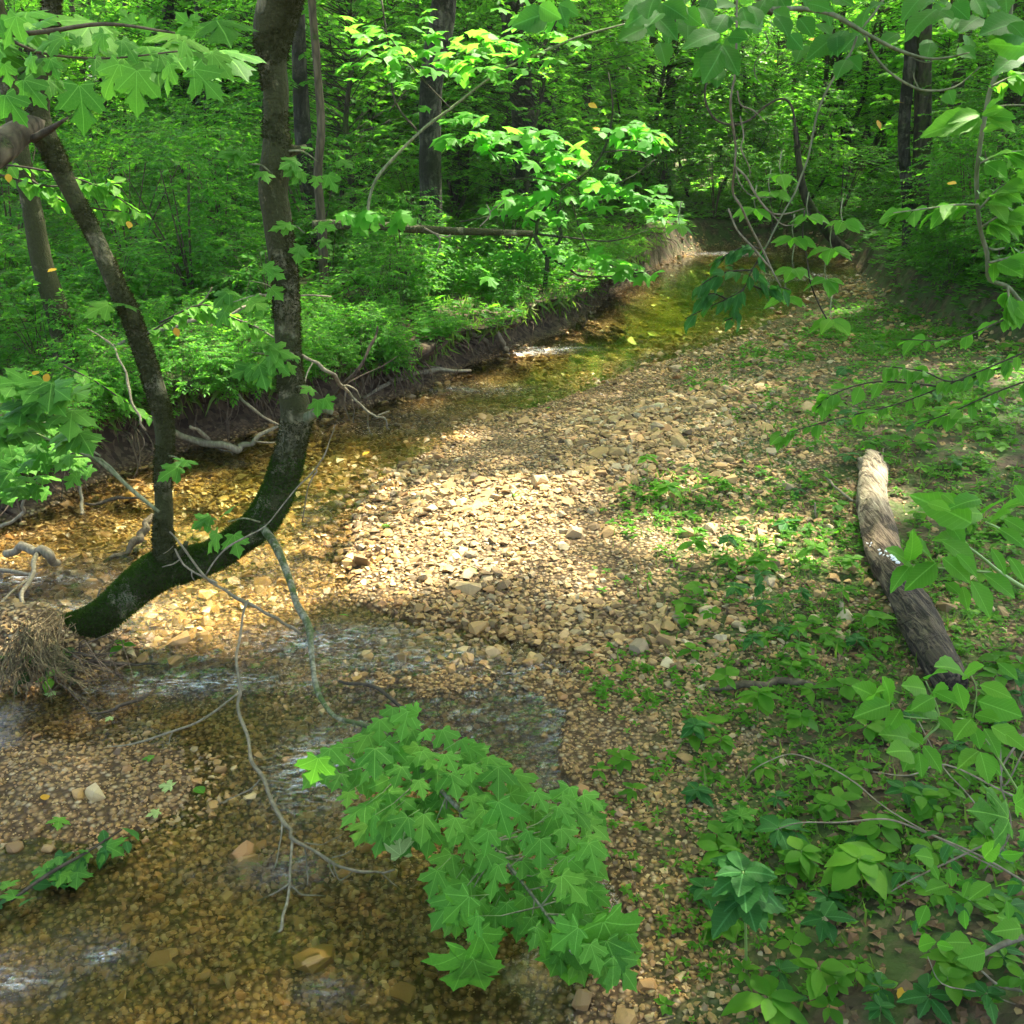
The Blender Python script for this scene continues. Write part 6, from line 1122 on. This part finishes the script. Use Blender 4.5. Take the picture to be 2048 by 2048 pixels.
x, y = scatter(16000, .5, 5, 1.2, 8); blades('grass', x, y, R.uniform(.03, .10, 16000), lambda x, y, h, a, b, f: dbar(x, y, h, a, b, f)*.6, M_GRASS)
# leaf litter
LT = [(OVAL[0]*[1.3, 1, 2.5], OVAL[1])]
def dlit(x, y, h, a, b, f): return np.clip((f['lw'] > .6)*sst(.15, .5, f['dL'])*.7+sst(1400, 1700, a)*.75+(f['rt'])*.8+sst(1300, 1500, a)*sst(1200, 1400, b)*.5, 0, 1)
x, y = scatter(5200, .6, 3.6, 1.1, 4.6); carpet('leaf_litter', x, y, R.uniform(.025, .055, 5200), lambda x, y, h, a, b, f: sst(1280, 1520, a)*sst(1150, 1350, b), M_LIT, LT, .008)
x, y = scatter(16000, -7, 9, 1.2, 16); carpet('leaf_litter', x, y, R.uniform(.025, .065, 16000), dlit, M_LIT, LT, .008)
x, y = scatter(2600, -2.5, 4.5, 1.5, 12); carpet('dead_leaf_bits', x, y, R.uniform(.02, .05, 2600), lambda x, y, h, a, b, f: .28+0*x, M_LIT, LT, .02)
x, y = scatter(420, -2, 4.5, 2, 12); hh, ff = field(x, y); kk = ~ff['ins']; x, y, hh = x[kk], y[kk], hh[kk]; an = R.uniform(0, 6.28, len(x)); ln = R.uniform(.05, .26, len(x)); A = np.column_stack([x, y, hh+.022]); tag(mk('twig_litter', *sticks(A, A+np.column_stack([np.cos(an)*ln, np.sin(an)*ln, R.normal(.005, .012, len(x))]), R.uniform(.0015, .004, len(x))), B_ROOT, ground), kind='stuff')
# fallen leaves lying on stones and in the shallows, one by one
def fleaf(px, py, sz, me, label, z=None):
    p = GR(px, py, .02) if z is None else PZ(px, py, z); o = ob('fallen_leaf', me); s_ = sz*ppm(p); from mathutils import Matrix
    M = frame(np.array([math.cos(k_ := R.uniform(0, 6.28)), math.sin(k_), 0.0]), UP+R.normal(0, .2, 3), s_)
    o.matrix_basis = Matrix([[float(v) for v in M[i]]+[float(p[i])] for i in range(3)]+[[0, 0, 0, 1]]); tag(o, label, 'leaf', 'fallen leaves'); return o
YME = mk('fallen_leaf', *ellip_hi(380, .33), M_YELLOW, data_only=True, uv=ellip_hi(380, .33)[0][:, :2]); GME = ELL_ME[2]; YG = mk('fallen_leaf', *maple_hi(381), M_PALE, data_only=True, uv=maple_hi(381)[0][:, :2])
fleaf(883, 1080, 26, YG, 'yellow green fallen leaf in the middle of the sunny gravel'); fleaf(697, 852, 18, YME, 'orange leaf floating in the riffle right of the curved tree', .02); fleaf(384, 1497, 34, GME, 'dark green leaf lying in the shallow water left of the dead twigs', .01); fleaf(325, 1483, 30, YG, 'yellow green leaf on the wet gravel left of the dark green leaf', .02)
fleaf(115, 1555, 34, MAP_ME[1], 'green star shaped leaf on the gravel above the leafy debris'); fleaf(290, 1427, 22, MAP_ME[2], 'small green star leaf on wet gravel below the thin pale twig', .02); fleaf(105, 1307, 22, PALE_ME[0], 'white pebble like pale leaf by the straw clump', .02); fleaf(210, 1352, 16, YG, 'tiny yellow leaf in the water below the straw clump', .02)
fleaf(720, 1000, 18, GME, 'green leaf on the left edge of the sunny gravel'); fleaf(640, 1160, 18, GME, 'green leaf in the water under the fork of the low branch', .02); fleaf(970, 945, 20, GME, 'green leaf near the top of the gravel'); fleaf(1180, 1100, 24, GME, 'oval green leaf right of the big pinkish stone'); fleaf(515, 1130, 16, YG, 'pale leaf floating under the curved trunk', .02); fleaf(300, 1530, 26, YG, 'pale curled leaf on the wet gravel', .02)
fleaf(90, 1530, 26, YME, 'long yellow leaf on the left gravel patch'); fleaf(1035, 775, 16, GME, 'green leaf on the far gravel edge'); fleaf(1690, 1905, 50, YME, 'yellow curled leaf in the bottom right corner')
for k, (a, b) in enumerate(((16, 328), (107, 507), (72, 700), (90, 705), (330, 618), (245, 418), (1655, 226), (1688, 193), (1532, 72), (1788, 345), (1110, 195), (1120, 240))):
    Y_ = 4.0 if a < 400 else 8.0; p = PY(a, b, Y_); o = ob('yellow_leaf', YME); o.location = [float(v) for v in p]; s_ = float(20*ppm(p)); o.scale = (s_, s_, s_); o.rotation_euler = (R.uniform(-1, .2), R.normal(0, .4), R.uniform(2, 4.2)); tag(o, 'yellow leaf caught in the green foliage', 'leaf', 'yellow leaves caught in the foliage')
# leafy debris at the left
DB = Thing('leafy_debris', PZ(100, 1640, .02), 'broken leafy branch washed up on the gravel at the lower left', 'branch')
P, r = zpath([(20, 1700, .04, 6), (90, 1650, .06, 7), (160, 1610, .06, 6), (230, 1565, .03, 3)]); DB.part('branch', tube(P, r, 6, 4, .1), B_DTWIG)
for k in range(34):
    t = R.random(); p = PZ(float(np.interp(t, [0, 1], [0, 235]))+R.normal(0, 14), float(np.interp(t, [0, 1], [1700, 1575]))+R.normal(0, 14), .05); DB.leaf(pick(DRK_ME+MAP_ME[:2]), p, nrm([R.normal(0, 1), R.normal(0, 1), -.1]), UP+R.normal(0, .3, 3), R.uniform(28, 46)*ppm(p), wf=1.3)
# leafy branches lit by the sun at the far left
LL = Thing('leafy_branch', PY(-200, 260, 6.2), 'pale sunlit oval leaves drooping at the left edge between trunk and stem', 'branch')
for l_, n_ in (([(-200, 300), (0, 310), (120, 330), (200, 360), (285, 415)], 60), ([(0, 330), (80, 350), (150, 350), (230, 345)], 46), ([(60, 340), (120, 380), (190, 395), (240, 400)], 34)): twig(LL, l_, 6.2, n_, 27, B_DTWIG, ELL_ME, f=lambda a, b: (a, b), w=5, up=.8)
LL2 = Thing('leafy_branch', PY(300, 640, 7), 'pale green oval leaved low branch between the two stems above the bank', 'branch')
for l_, n_ in (([(250, 650), (330, 600), (400, 590), (480, 620)], 54), ([(300, 610), (380, 575), (440, 600), (500, 625)], 40), ([(120, 690), (180, 720), (240, 760), (290, 790)], 40)): twig(LL2, l_, 6.9, n_, 24, B_DTWIG, ELL_ME, f=lambda a, b: (a, b), w=4, up=.9)
